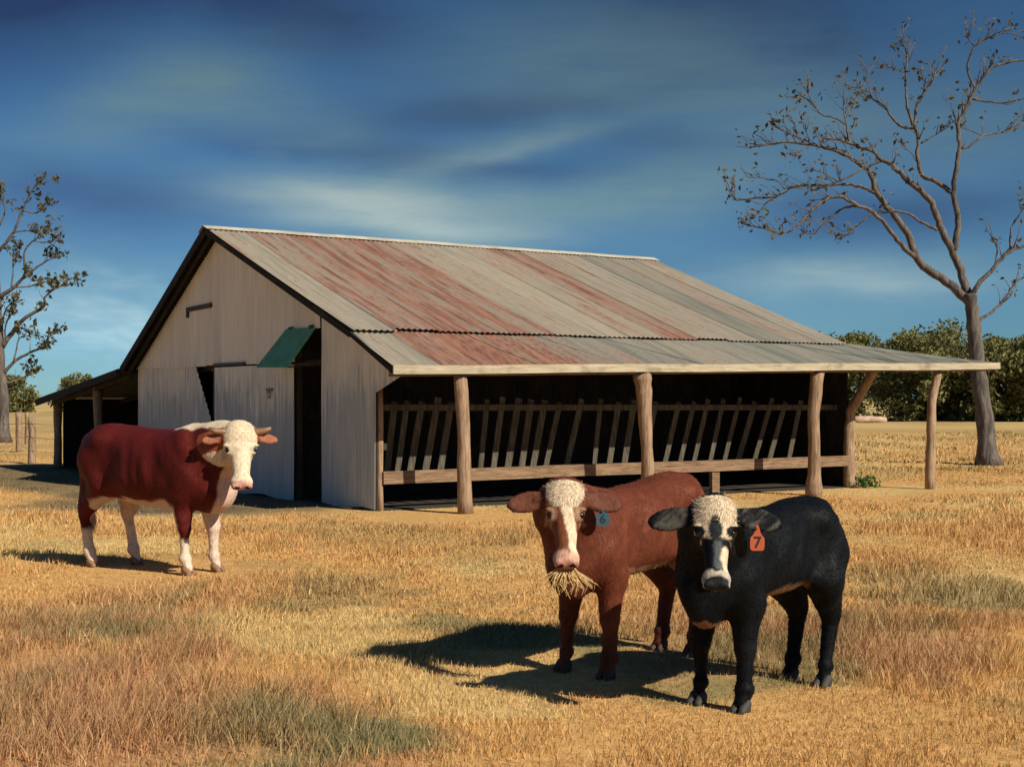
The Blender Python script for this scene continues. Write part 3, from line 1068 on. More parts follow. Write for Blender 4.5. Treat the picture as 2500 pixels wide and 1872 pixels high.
    D(d_ell(Q, (0.865, 0, -0.075), (0.125, 0.142, 0.115)), 0.05)
    D(d_cone(Q, (0.30, 0, -0.20), (0.78, 0, -0.155), 0.120, 0.082), 0.05)
    for s in (1, -1):
        D(d_ell(Q, (0.33, s * 0.085, -0.16), (0.18, 0.085, 0.14)), 0.06)
        D(d_ell(Q, (0.355, s * 0.160, 0.035), (0.085, 0.045, 0.050)), 0.04)
        D(d_ell(Q, (0.305, s * 0.170, 0.060), (0.030, 0.060, 0.035)), 0.03)
        D(d_ell(Q, (0.95, s * 0.075, -0.030), (0.050, 0.058, 0.060)), 0.03)
    D(d_ell(Q, (0.86, 0, -0.165), (0.095, 0.085, 0.055)), 0.04)
    D(d_ell(Q, (0.03, 0, 0.015), (0.135, 0.150, 0.115)), 0.06)
    el_, ew, droop = g('ear_len', 0.36), g('ear_w', 0.115), g('ear_droop', 0.10)
    ears = []
    for s in (1, -1):
        dirv = np.array([droop, s * 1.0, -0.10])
        dirv /= np.linalg.norm(dirv)
        root = np.array([0.10, s * 0.15, -0.05])
        cen = root + dirv * (el_ * 0.58)
        xa = np.cross(dirv, [0, 0, 1])
        xa /= np.linalg.norm(xa)
        za = np.cross(xa, dirv)
        E = np.stack([dirv, xa, za], 1)
        ears.append((cen, E))
        D(d_cone(Q, root, root + dirv * el_ * 0.35, 0.055, 0.045), 0.03)
        d = d_ell(Q, cen, (el_ * 0.56, ew, 0.042), E)
        d = smax(d, -d_ell(Q, cen + za * 0.05 + dirv * 0.02, (el_ * 0.42, ew * 0.70, 0.040), E), 0.015)
        D(d, 0.02)

    def cut(d, k):
        nonlocal Fh
        Fh = smax(Fh, -d * Lh, k * Lh)

    for s in (1, -1):
        cut(d_ell(Q, (1.005, s * 0.066, -0.018), (0.042, 0.026, 0.034)), 0.012)
        cut(d_ell(Q, (0.374, s * 0.200, 0.060), (0.056, 0.045, 0.036)), 0.012)
    cut(d_ell(Q, (0.96, 0, -0.128), (0.10, 0.20, 0.007)), 0.012)

    F[hb] = Fh
    v, faces = surface_nets(F, lo, hh)
    hq = ((v - Hd) @ M) / Lh / HS
    headness = (hq[:, 0] > -0.05) & (hq[:, 0] < 1.15) & (np.abs(hq[:, 1]) < 0.62) & (np.abs(hq[:, 2]) < 0.36)
    col = colour_fn(v, hq, headness)
    root_o = empty(name, loc, yaw)
    tag(root_o, label, P['cat'])
    me = mesh_np('body', v * H, faces, True, col)
    body = link('body', me, root_o, mat_coat)
    # short coat hair
    vw = v * H
    tri = np.concatenate([faces[:, [0, 1, 2]], faces[:, [0, 2, 3]]])
    p0, p1, p2 = vw[tri[:, 0]], vw[tri[:, 1]], vw[tri[:, 2]]
    nn = np.cross(p1 - p0, p2 - p0)
    ar = np.linalg.norm(nn, axis=1)
    nn /= np.maximum(ar, 1e-9)[:, None]
    cnt = g('hairs', 50000)
    wgt = ar * (1 + 1.6 * headness[tri[:, 0]])
    pick = rng.choice(len(tri), cnt, p=wgt / wgt.sum())
    u = rng.random((cnt, 2))
    fl_ = u.sum(1) > 1
    u[fl_] = 1 - u[fl_]
    pts = p0[pick] + (p1 - p0)[pick] * u[:, :1] + (p2 - p0)[pick] * u[:, 1:]
    nrm = nn[pick]
    hqp = hq[tri[pick, 0]]
    hd = headness[tri[pick, 0]]
    keep = ~(hd & (hqp[:, 0] > 0.86))                              # bare muzzle
    crown = hd & (hqp[:, 0] < 0.27) & (np.abs(hqp[:, 1]) < 0.20)
    lie = np.tile(np.array([-0.75, 0.0, -0.55]), (cnt, 1))
    lie[hd] = M[:, 0] * 0.9
    lie[crown] = M[:, 0] * 0.5
    lie += rng.normal(0, 0.28, (cnt, 3))
    tdir = lie - nrm * (lie * nrm).sum(1, keepdims=True) + nrm * np.where(crown, 0.32, 0.26)[:, None]
    tdir /= np.linalg.norm(tdir, axis=1)[:, None]
    ln = rng.uniform(0.010, 0.022, cnt) * g('fur', 1.0)
    ln[crown] *= 1.5
    ln[hd & ~crown] *= 0.55
    side = np.cross(tdir, nrm)
    side /= np.maximum(np.linalg.norm(side, axis=1), 1e-6)[:, None]
    wdt = np.where(crown, 0.0013, 0.0020)[:, None]
    base = pts - nrm * 0.002
    hv = np.stack([base - side * wdt, base + side * wdt, base + tdir * ln[:, None]], 1)[keep]
    hc = np.repeat((col[tri[pick, 0]] * rng.uniform(0.86, 1.16, (cnt, 1)))[keep], 3, axis=0)
    hf = np.arange(len(hv) * 3).reshape(-1, 3)
    link('coat_hair', mesh_np('coat_hair', hv.reshape(-1, 3), hf, False, hc), body, mat_hair)
    # hooves
    hm = hoof_mesh(H * 0.70 * lt)
    hm.materials.append(hoof_mat)
    for key in ('FL', 'FR', 'HL', 'HR'):
        ho = link('hoof', hm, root_o)
        ho.location = ((fl[key][0] + 0.030) * H, fl[key][1] * H, -0.006)
    # eyes
    em = bmesh.new()
    bmesh.ops.create_uvsphere(em, u_segments=16, v_segments=10, radius=0.046 * Lh * H)
    eme = bpy.data.meshes.new('eye')
    em.to_mesh(eme)
    em.free()
    eme.polygons.foreach_set('use_smooth', [True] * len(eme.polygons))
    eme.materials.append(mat_eye)
    for s in (1, -1):
        ey = link('eye', eme, root_o)
        ey.location = Vector((Hd + M @ (HS * np.array([0.374, s * 0.160, 0.036])) * Lh) * H)
    # tuft at the end of the tail
    tv, tcs = [], []
    for i in range(240):
        a0 = np.array([-0.693 + rng.normal(0, 0.008), 0.01 + rng.normal(0, 0.008), rng.uniform(0.32, 0.42)]) * H
        b0 = a0 + np.array([rng.normal(0, 0.02), rng.normal(0, 0.02), -rng.uniform(0.08, 0.17)]) * H
        tv += [a0 + [0, 0.003, 0], a0 - [0, 0.003, 0], b0]
        tcs += [np.array(P['tuft']) * rng.uniform(0.6, 1.2)] * 3
    link('tail_tuft', mesh_np('tail_tuft', np.array(tv), np.arange(len(tv)).reshape(-1, 3), False, np.array(tcs)), root_o, mat_hair)
    root_o['_'] = 0
    del root_o['_']
    return dict(root=root_o, H=H, Hd=Hd, M=M, Lh=Lh, HS=HS, ears=ears)


def head_point(an, p):
    return Vector((an['Hd'] + an['M'] @ (an['HS'] * np.array(p)) * an['Lh']) * an['H'])


def blend(c, col, m):
    m = np.clip(m, 0, 1)[:, None]
    return c * (1 - m) + np.array(col) * m


WHITE = (0.72, 0.60, 0.43)


def hereford(v, q, hd):
    n = noise3(v, 9) - 0.5
    n2 = noise3(v, 26) - 0.5
    x, y, z = v[:, 0] + n * 0.06, v[:, 1], v[:, 2] + n * 0.07 + n2 * 0.02
    c = np.tile(np.array([0.088, 0.011, 0.0095]), (len(v), 1))
    c = blend(c, (0.135, 0.022, 0.016), smooth01(n, 0.05, 0.3) * 0.6)
    # pale belly, brisket, neck crest, socks
    c = blend(c, (0.60, 0.44, 0.36), smooth01(0.505 - z, -0.015, 0.015) * smooth01(0.22 - np.abs(y), 0, .03) * (x < 0.34) * (x > -0.5))
    c = blend(c, (0.62, 0.44, 0.36), smooth01(x + 0.3 * (0.7 - z) - 0.545 - np.maximum(-y, 0) * 1.1 - np.maximum(y, 0) * 0.3, 0.0, 0.03) * (z < 0.84))
    c = blend(c, WHITE, smooth01(z - (0.915 - 0.25 * np.maximum(x - 0.45, 0)) - np.abs(y + 0.0) * 0.55, 0.0, 0.03) * (x > 0.20))
    inner = (np.abs(y) < 0.115)
    c = blend(c, (0.60, 0.42, 0.34), smooth01(0.60 - z, 0, 0.03) * inner * (x < -0.33) * (z > 0.3))
    c = blend(c, (0.68, 0.56, 0.44), smooth01(0.235 - z, -0.01, 0.02) * (x > 0))
    c = blend(c, (0.68, 0.55, 0.43), smooth01(0.27 - z, -0.01, 0.03) * (x < 0) * (x > -0.63))
    c = blend(c, (0.66, 0.52, 0.42), smooth01(0.46 - z, -0.01, 0.02) * (y > 0.03) * (x > 0.1) * (z < 0.5))
    ear = hd & (np.abs(q[:, 1]) > 0.21) & (q[:, 0] < 0.30)
    face = hd & ~ear & (q[:, 0] > -0.08)
    c[face] = WHITE
    c[ear] = (0.27, 0.075, 0.035)
    inr = ear & (q[:, 2] > -0.075) & (np.abs(q[:, 1]) > 0.25)
    c = blend(c, (0.36, 0.15, 0.09), inr * 0.7)
    c = blend(c, (0.56, 0.30, 0.235), face * smooth01(q[:, 0] + n2 * 0.05, 0.87, 0.91))
    c = blend(c, (0.40, 0.36, 0.31), face * smooth01(0.065 - np.hypot(q[:, 0] - 0.372, np.abs(q[:, 1]) - 0.175), -0.01, 0.03) * 0.7)
    nos = face & (q[:, 0] > 0.94) & (np.hypot(np.abs(q[:, 1]) - 0.066, q[:, 2] + 0.018) < 0.034)
    c[nos] = (0.03, 0.02, 0.02)
    return c


def brown(v, q, hd):
    n = noise3(v, 9) - 0.5
    n2 = noise3(v, 28) - 0.5
    z = v[:, 2] + n * 0.05
    c = np.tile(np.array([0.130, 0.036, 0.020]), (len(v), 1))
    c = blend(c, (0.19, 0.06, 0.034), smooth01(n, 0.0, 0.25) * 0.7)
    c = blend(c, (0.42, 0.25, 0.13), smooth01(0.585 - z, 0, 0.05) * (np.abs(v[:, 1]) < 0.16) * (v[:, 0] < 0.26) * (v[:, 0] > -0.36))
    X, Y = q[:, 0] + n2 * 0.06, q[:, 1] + n2 * 0.05
    ear = hd & (np.abs(q[:, 1]) > 0.205) & (q[:, 0] < 0.32)
    face = hd & ~ear
    c = blend(c, (0.21, 0.075, 0.035), face * 0.8)
    c = blend(c, WHITE, face * smooth01(1.0 - np.hypot((X - 0.05) / 0.27, Y / 0.235), 0.0, 0.12) * (q[:, 2] > -0.16))
    c = blend(c, WHITE, face * smooth01(0.060 - np.abs(Y - 0.015 - 0.075 * smooth01(X, 0.30, 0.75)), -0.008, 0.012) * (X > 0.20) * (X < 0.84) * (q[:, 2] > -0.12))
    c = blend(c, (0.60, 0.36, 0.27), face * smooth01(X, 0.78, 0.84))
    c = blend(c, (0.44, 0.215, 0.165), face * smooth01(X, 0.90, 0.95))
    nos = face & (q[:, 0] > 0.93) & (np.hypot(np.abs(q[:, 1]) - 0.066, q[:, 2] + 0.018) < 0.036)
    c[nos] = (0.05, 0.02, 0.02)
    c = blend(c, (0.42, 0.27, 0.17), face * smooth01(0.028 - np.abs(np.hypot(q[:, 0] - 0.372, np.abs(q[:, 1]) - 0.175) - 0.06), -0.01, 0.012) * 0.7)
    c = blend(c, (0.13, 0.05, 0.03), (ear & (q[:, 2] > -0.09)) * 0.8)
    return c


def black(v, q, hd):
    n = noise3(v, 9) - 0.5
    n2 = noise3(v, 24) - 0.5
    z = v[:, 2] + n * 0.05
    c = np.tile(np.array([0.0042, 0.0056, 0.0075]), (len(v), 1))
    c = blend(c, (0.010, 0.012, 0.0145), smooth01(n, 0.0, 0.25) * 0.7)
    c = blend(c, (0.24, 0.135, 0.075), smooth01(0.605 - z - 0.25 * np.maximum(v[:, 0], 0), 0, 0.04) * (np.abs(v[:, 1]) < 0.20) * (v[:, 0] < 0.24) * smooth01(v[:, 0] + n * 0.2, -0.30, -0.22))
    c = blend(c, (0.20, 0.10, 0.06), smooth01(0.47 - z, 0, 0.02) * (np.abs(v[:, 1]) < 0.055) * (v[:, 0] > 0.30))
    X, Y = q[:, 0] + n2 * 0.07, q[:, 1] + n2 * 0.06
    ear = hd & (np.abs(q[:, 1]) > 0.205) & (q[:, 0] < 0.32)
    face = hd & ~ear
    top = face & (q[:, 2] > -0.16)
    c = blend(c, WHITE, top * smooth01(1.0 - np.hypot((X - 0.06) / 0.34, Y / 0.25), 0.0, 0.10))
    c = blend(c, WHITE, top * smooth01(0.46 - X, 0, 0.03) * (X > 0.25) * (np.abs(Y) > 0.055))      # round the eyes
    c = blend(c, (0.018, 0.022, 0.026), top * smooth01(1.0 - np.hypot((X - 0.34) / 0.16, Y / 0.075), 0.0, 0.25))
    c = blend(c, (0.09, 0.10, 0.11), top * smooth01(0.055 - np.abs(Y - 0.02), 0, 0.03) * smooth01(X, 0.45, 0.52) * (X < 0.78))
    c = blend(c, WHITE, top * smooth01(1.0 - np.hypot((X - 0.68) / 0.15, (Y - 0.105) / 0.062), 0.0, 0.2))
    c = blend(c, (0.50, 0.45, 0.37), face * smooth01(0.045 - np.abs(X - 0.835), 0, 0.02))
    c = blend(c, (0.42, 0.39, 0.34), face * smooth01(X, 0.80, 0.85) * (np.abs(q[:, 1]) > 0.115))
    c = blend(c, (0.02, 0.022, 0.025), face * smooth01(X, 0.895, 0.92) * (np.abs(q[:, 1]) < 0.12) * (q[:, 2] > -0.12))
    c = blend(c, (0.36, 0.34, 0.31), face * (X > 0.80) * smooth01(-0.125 - q[:, 2], 0, 0.02))
    eye = face & (np.hypot(q[:, 0] - 0.372, np.abs(q[:, 1]) - 0.175) < 0.068)
    c[eye] = (0.012, 0.012, 0.013)
    c = blend(c, (0.075, 0.07, 0.058), (ear & (q[:, 2] > -0.085) & (np.abs(q[:, 1]) > 0.27)) * smooth01(n2, -0.15, 0.15))
    return c


def gz(x, y):
    return float(ground_z(np.array([x]), np.array([y]))[0])


def place(fx, fy, yaw, H, fmid=0.36):
    """origin of an animal whose front hooves stand round (fx, fy)"""
    x, y = fx - math.cos(yaw) * fmid * H, fy - math.sin(yaw) * fmid * H
    return (x, y, gz(x, y))


yw = R(-32)
cow = bovine('horned_cow', place(-2.98, 13.45, yw, 1.40), yw, 1.40,
             dict(cat='cow', poll=(0.80, -0.07, 0.985), head_yaw=-42, head_pitch=66, head_len=0.42, head_w=1.24, neck_mid=(0.60, -0.02, 0.865),
                  FL=(0.38, 0.125), FR=(0.355, -0.125), HL=(-0.40, 0.125), HR=(-0.57, -0.125), wide=1.12, deep=0.035, leg=1.02, rump=0.015,
                  ear_len=0.30, ear_w=0.085, ear_droop=0.22, tuft=(0.55, 0.42, 0.32), hairs=60000, fur=0.9, ymin=-0.62), hereford, mat_hoof_tan,
             'dark red cow with white face and horns standing before the barn door', h=0.0135)
yw = R(-130)
calf1 = bovine('brown_calf', place(0.46, 8.50, yw, 1.11), yw, 1.11,
               dict(cat='calf', poll=(0.725, 0.12, 1.03), head_yaw=41, head_pitch=62, head_len=0.435, head_w=1.12, neck_mid=(0.58, 0.01, 0.90),
                    FL=(0.37, 0.150), FR=(0.36, -0.150), HL=(-0.50, 0.125), HR=(-0.54, -0.125), wide=0.86, deep=-0.04, rump=0.075, leg=1.10,
                    ear_len=0.42, ear_w=0.135, ear_droop=0.20, tuft=(0.13, 0.035, 0.02), hairs=60000, fur=1.1), brown, mat_hoof_brown,
               'red-brown calf with white crown and blue ear tag, chewing hay', h=0.011)
yw = R(-132)
calf2 = bovine('black_calf', place(1.13, 7.60, yw, 1.06), yw, 1.06,
               dict(cat='calf', poll=(0.65, 0.15, 1.05), head_yaw=36, head_pitch=60, head_len=0.44, head_w=1.12, neck_mid=(0.54, 0.06, 0.90),
                    FL=(0.37, 0.140), FR=(0.36, -0.130), HL=(-0.46, 0.125), HR=(-0.52, -0.115), wide=0.80, deep=-0.055, rump=0.035, leg=1.10,
                    ear_len=0.46, ear_w=0.14, ear_droop=0.18, tuft=(0.01, 0.012, 0.014), hairs=60000, fur=1.1, ymax=0.62), black, mat_hoof_dark,
               'black calf with white crown and orange ear tag numbered seven', h=0.011)

# horns of the cow
for s in (1, -1):
    mb = MB()
    base_p = [(0.06, 0.12, -0.01), (0.055, 0.22, 0.0), (0.045, 0.31, 0.03), (0.02, 0.385, 0.08)]
    pts = [head_point(cow, (p[0], s * p[1], p[2])) for p in base_p]
    mb.tube(pts, [0.042, 0.038, 0.030, 0.014], 10, 0.03)
    mb.build('horn', mat_horn, cow['root'], True)


# ear tags hang under the left ear of each calf
def ear_tag(an, outline, mat, text, centre, ang, size, dy=0.0, tsize=0.05):
    """a flat moulded tag, 3 mm thick, with a stud through the ear and a printed figure"""
    n = len(outline)
    th = 0.003
    vs = [(px, -th / 2, pz) for px, pz in outline] + [(px, th / 2, pz) for px, pz in outline]
    fs = [tuple(range(n)), tuple(reversed(range(n, 2 * n)))] + [(i, i + n, (i + 1) % n + n, (i + 1) % n) for i in range(n)]
    mb = MB()
    mb.add(vs, fs)
    tg = mb.build('ear_tag', mat, an['root'])
    tg.location = centre
    tg.rotation_euler = (0, 0, ang)
    cu = bpy.data.curves.new('figure', 'FONT')
    cu.body = text
    cu.size = tsize * 1.6
    cu.align_x, cu.align_y = 'CENTER', 'CENTER'
    cu.extrude = 0.0006
    cu.offset = 0.0012
    tmp = bpy.data.objects.new('figure', cu)
    COL.objects.link(tmp)
    bpy.context.view_layer.update()
    me = bpy.data.meshes.new_from_object(tmp.evaluated_get(bpy.context.evaluated_depsgraph_get()))
    bpy.data.objects.remove(tmp)
    me.name = 'figure'
    fo = link('figure', me, tg, mat_ink)
    fo.rotation_euler = (R(90), 0, 0)
    fo.location = (0, -th / 2 - 0.001, dy)
    m2 = MB()
    m2.tube([(0, -0.012, size), (0, 0.012, size)], 0.006, 8)
    m2.build('stud', mat, tg)
    return tg


ang1 = R(-92) + math.pi / 2 - R(-130)          # face the viewer, in the calf's own frame
sq = [(-0.034, -0.075), (0.034, -0.075), (0.040, -0.06), (0.040, -0.005), (0.030, 0.008), (0.010, 0.016), (0.008, 0.03), (-0.008, 0.03), (-0.010, 0.016), (-0.030, 0.008), (-0.040, -0.005), (-0.040, -0.06)]
c1 = head_point(calf1, (0.35, 0.39, 0.03))
ear_tag(calf1, [(px_ * 0.88, pz_ * 0.88) for px_, pz_ in sq], mat_tag_blue, '6', c1, ang1, 0.019, -0.029, tsize=0.042)['label'] = 'blue ear tag'
ang2 = R(-96) + math.pi / 2 - R(-132)
drop = [(-0.028, -0.085), (0.026, -0.085), (0.034, -0.075), (0.036, -0.045), (0.034, -0.02), (0.018, 0.0), (0.009, 0.03), (0.004, 0.045), (-0.004, 0.045), (-0.009, 0.03), (-0.018, 0.0), (-0.035, -0.02), (-0.037, -0.045), (-0.036, -0.075)]
c2 = head_point(calf2, (0.37, 0.40, 0.04))
ear_tag(calf2, drop, mat_tag_red, '7', c2, ang2, 0.030, -0.045)['label'] = 'orange ear tag marked 7'

# hay held in the brown calf's mouth
mat_hay = plain('hay', (0.42, 0.27, 0.10), (0.66, 0.47, 0.22), 0.8, 30)
mb = MB()
M3 = calf1['root'].matrix_basis.copy()
mouth = M3 @ head_point(calf1, (0.965, 0.0, -0.125))
for i in range(60):
    u = rng.uniform(-1, 1)
    right = Vector((1, 0.05, 0))
    p = mouth + right * (u * 0.045) + Vector((0, 0.012, rng.uniform(-0.008, 0.008)))
    spread = u * 0.105 + rng.normal(0, 0.025)
    ln = rng.uniform(0.08, 0.145)
    q1 = p + right * spread * 0.45 + Vector((0, -rng.uniform(0.02, 0.05), -ln * 0.35))
    q2 = q1 + right * (spread * 0.45 + rng.normal(0, 0.012)) + Vector((0, rng.uniform(-0.02, 0.015), -ln * rng.uniform(0.25, 0.5)))
    q3 = q2 + right * rng.normal(0, 0.018) + Vector((0, rng.uniform(-0.01, 0.02), -ln * rng.uniform(0.15, 0.45)))
    mb.tube([p, q1, q2, q3], [0.0026, 0.0028, 0.0022, 0.0014], 4)
hay = mb.build('hay_wisp', mat_hay)
tag(hay, 'wisp of straw-coloured hay hanging from the brown calf\'s mouth', 'hay')

# ------------------------------------------------------------------ trees
mat_bark, t = material('grey_bark')
tc = t.new('ShaderNodeTexCoord')
n1 = t.noise(t.scale(tc.outputs['Object'], (1, 1, 0.25)), 9, 6, 0.65, 0.5)
n2 = t.noise(tc.outputs['Object'], 1.3, 4, 0.6)
c = t.mix(t.ramp(n1, 0.32, 0.7), (0.042, 0.036, 0.034), (0.165, 0.14, 0.12))
c = t.mix(t.m('MULTIPLY', t.ramp(n2, 0.45, 0.7), 0.5), c, (0.13, 0.105, 0.09))
t.put(t.b.inputs['Base Color'], c)
t.b.inputs['Roughness'].default_value = 0.9
bump(t, n1, 0.9, 0.06)

mat_twig, t = material('twig_bark')
tc = t.new('ShaderNodeTexCoord')
n1 = t.noise(tc.outputs['Object'], 5, 4, 0.6)
t.put(t.b.inputs['Base Color'], t.mix(n1, (0.06, 0.052, 0.045), (0.17, 0.145, 0.115)))
t.b.inputs['Roughness'].default_value = 0.9


def leaf_mat(name, c1, c2, c3):
    m, t = material(name)
    at = t.new('ShaderNodeAttribute', attribute_name='Col')
    t.put(t.b.inputs['Base Color'], at.outputs['Color'])
    t.b.inputs['Roughness'].default_value = 0.7
    t.b.inputs['Specular IOR Level'].default_value = 0.2
    tr = t.new('ShaderNodeBsdfTranslucent')
    t.put(tr.inputs[0], at.outputs['Color'])
    mx = t.new('ShaderNodeMixShader')
    mx.inputs[0].default_value = 0.25
    t.l.new(t.b.outputs[0], mx.inputs[1])
    t.l.new(tr.outputs[0], mx.inputs[2])
    t.l.new(mx.outputs[0], t.o.inputs[0])
    return m


mat_leaf = leaf_mat('leaf', None, None, None)


def leaves(centres, size, cols, flat=0.0):
    """one small bent leaf per centre"""
    n = len(centres)
    d = rng.normal(0, 1, (n, 3))
    d[:, 2] *= (1 - flat)
    d /= np.linalg.norm(d, axis=1)[:, None]
    s = np.cross(d, rng.normal(0, 1, (n, 3)))
    s /= np.linalg.norm(s, axis=1)[:, None]
    up = np.cross(d, s)
    L = (size * rng.uniform(0.6, 1.4, n))[:, None]
    a = centres - d * L / 2
    b = centres + d * L / 2
    m = centres + up * L * 0.12
    v = np.stack([a, m - s * L * 0.28, b, m + s * L * 0.28], 1).reshape(-1, 3)
    f = np.arange(n * 4).reshape(-1, 4)
    return v, f, np.repeat(cols, 4, axis=0)


def smooth_path(pts, sub=3):
    P = [Vector(p) for p in pts]
    P = [P[0] * 2 - P[1]] + P + [P[-1] * 2 - P[-2]]
    out = []
    for i in range(1, len(P) - 2):
        for k in range(sub):
            u = k / sub
            p0, p1, p2, p3 = P[i - 1], P[i], P[i + 1], P[i + 2]
            out.append(0.5 * ((2 * p1) + (p2 - p0) * u + (2 * p0 - 5 * p1 + 4 * p2 - p3) * u * u + (3 * p1 - p0 - 3 * p2 + p3) * u ** 3))
    out.append(P[-2])
    return out


def bare_tree(name, loc, limbs, label, seed, leafcols, leaf_n=7, leaf_size=0.13, twig_n=3, rscale=1.0, leaf_from=0.35):
    random.seed(seed)
    root = empty(name, loc)
    tag(root, label, 'tree')
    paths = []                                   # 3D limb paths, with depth given to every limb
    trunk_mb, twig_mb, tips = MB(), MB(), []
    for li, (r0, r1, pts) in enumerate(limbs):
        r0, r1 = r0 * rscale, r1 * rscale
        if li == 0:
            p3 = [Vector((x, 0, z)) for x, z in pts]
        else:
            # start at the depth of the nearest limb already built, then drift
            s = Vector((pts[0][0], 0, pts[0][1]))
            best, bd = 0.0, 1e9
            for pp in paths:
                for q in pp:
                    dd = (q.x - s.x) ** 2 + (q.z - s.z) ** 2
                    if dd < bd:
                        bd, best = dd, q.y
            drift = random.uniform(0.06, 0.24) * random.choice((-1, 1))
            p3, acc = [], 0.0
            for i, (x, z) in enumerate(pts):
                if i:
                    acc += math.hypot(x - pts[i - 1][0], z - pts[i - 1][1]) * (drift + random.uniform(-0.25, 0.25))
                p3.append(Vector((x, best + acc, z)))
        sp = smooth_path(p3, 4)
        paths.append(sp)
        n = len(sp)
        rad = [r0 + (r1 - r0) * (i / (n - 1)) ** 0.8 for i in range(n)]
        if li == 0:
            rad = [r * (1 + 0.55 * max(0, 1 - p.z / 0.6) ** 2) * (1 + 0.05 * math.sin(i * 2.1)) for i, (r, p) in enumerate(zip(rad, sp))]
        else:
            sp = [p + Vector((random.uniform(-1, 1), random.uniform(-1, 1), random.uniform(-1, 1))) * min(0.03, rad[i] * 0.5) for i, p in enumerate(sp)]
        mb = trunk_mb if li == 0 else MB()
        mb.tube(sp, rad, 14 if li == 0 else 7, 0.06 if li == 0 else 0.04)
        mb.build('trunk' if li == 0 else 'limb', mat_bark, root, True)
        if li == 0:
            continue
        # twigs
        for k in range(max(2, int(n * twig_n / 9))):
            i = random.randint(int(n * 0.4), n - 1)
            p = sp[i]
            d = (sp[min(i + 1, n - 1)] - sp[max(i - 1, 0)]).normalized()
            d = (d + Vector((random.uniform(-1, 1), random.uniform(-1, 1), random.uniform(-0.3, 1.1))) * 0.9).normalized()
            L = random.uniform(0.25, 0.7) * (0.7 if r0 < 0.03 else 1)
            q = p + d * L * 0.5 + Vector((0, 0, random.uniform(-.05, .08)))
            e = q + (d + Vector((random.uniform(-.6, .6), random.uniform(-.6, .6), random.uniform(0, .7)))).normalized() * L * 0.5
            twig_mb.tube([p, q, e], [max(0.010, rad[i] * 0.5), 0.010, 0.006], 4)
            if random.random() < 0.75:
                tips.append(e)
        tips.append(sp[-1])
        tips.append(sp[-2])
    tw = twig_mb.build('twigs', mat_twig, root, True)
    tw['kind'] = 'stuff'
    cs = []
    for e in tips:
        for _ in range(random.randint(2, leaf_n)):
            cs.append([e.x + random.gauss(0, 0.09), e.y + random.gauss(0, 0.09), e.z + random.gauss(0.02, 0.09)])
    cs = np.array(cs)
    lc = np.array(leafcols)[rng.integers(0, len(leafcols), len(cs))] * rng.uniform(0.7, 1.2, (len(cs), 1))
    v, f, cc = leaves(cs, leaf_size, lc)
    lo = link('crown', mesh_np('crown', v, f, False, cc), root, mat_leaf)
    lo['kind'] = 'stuff'
    return root


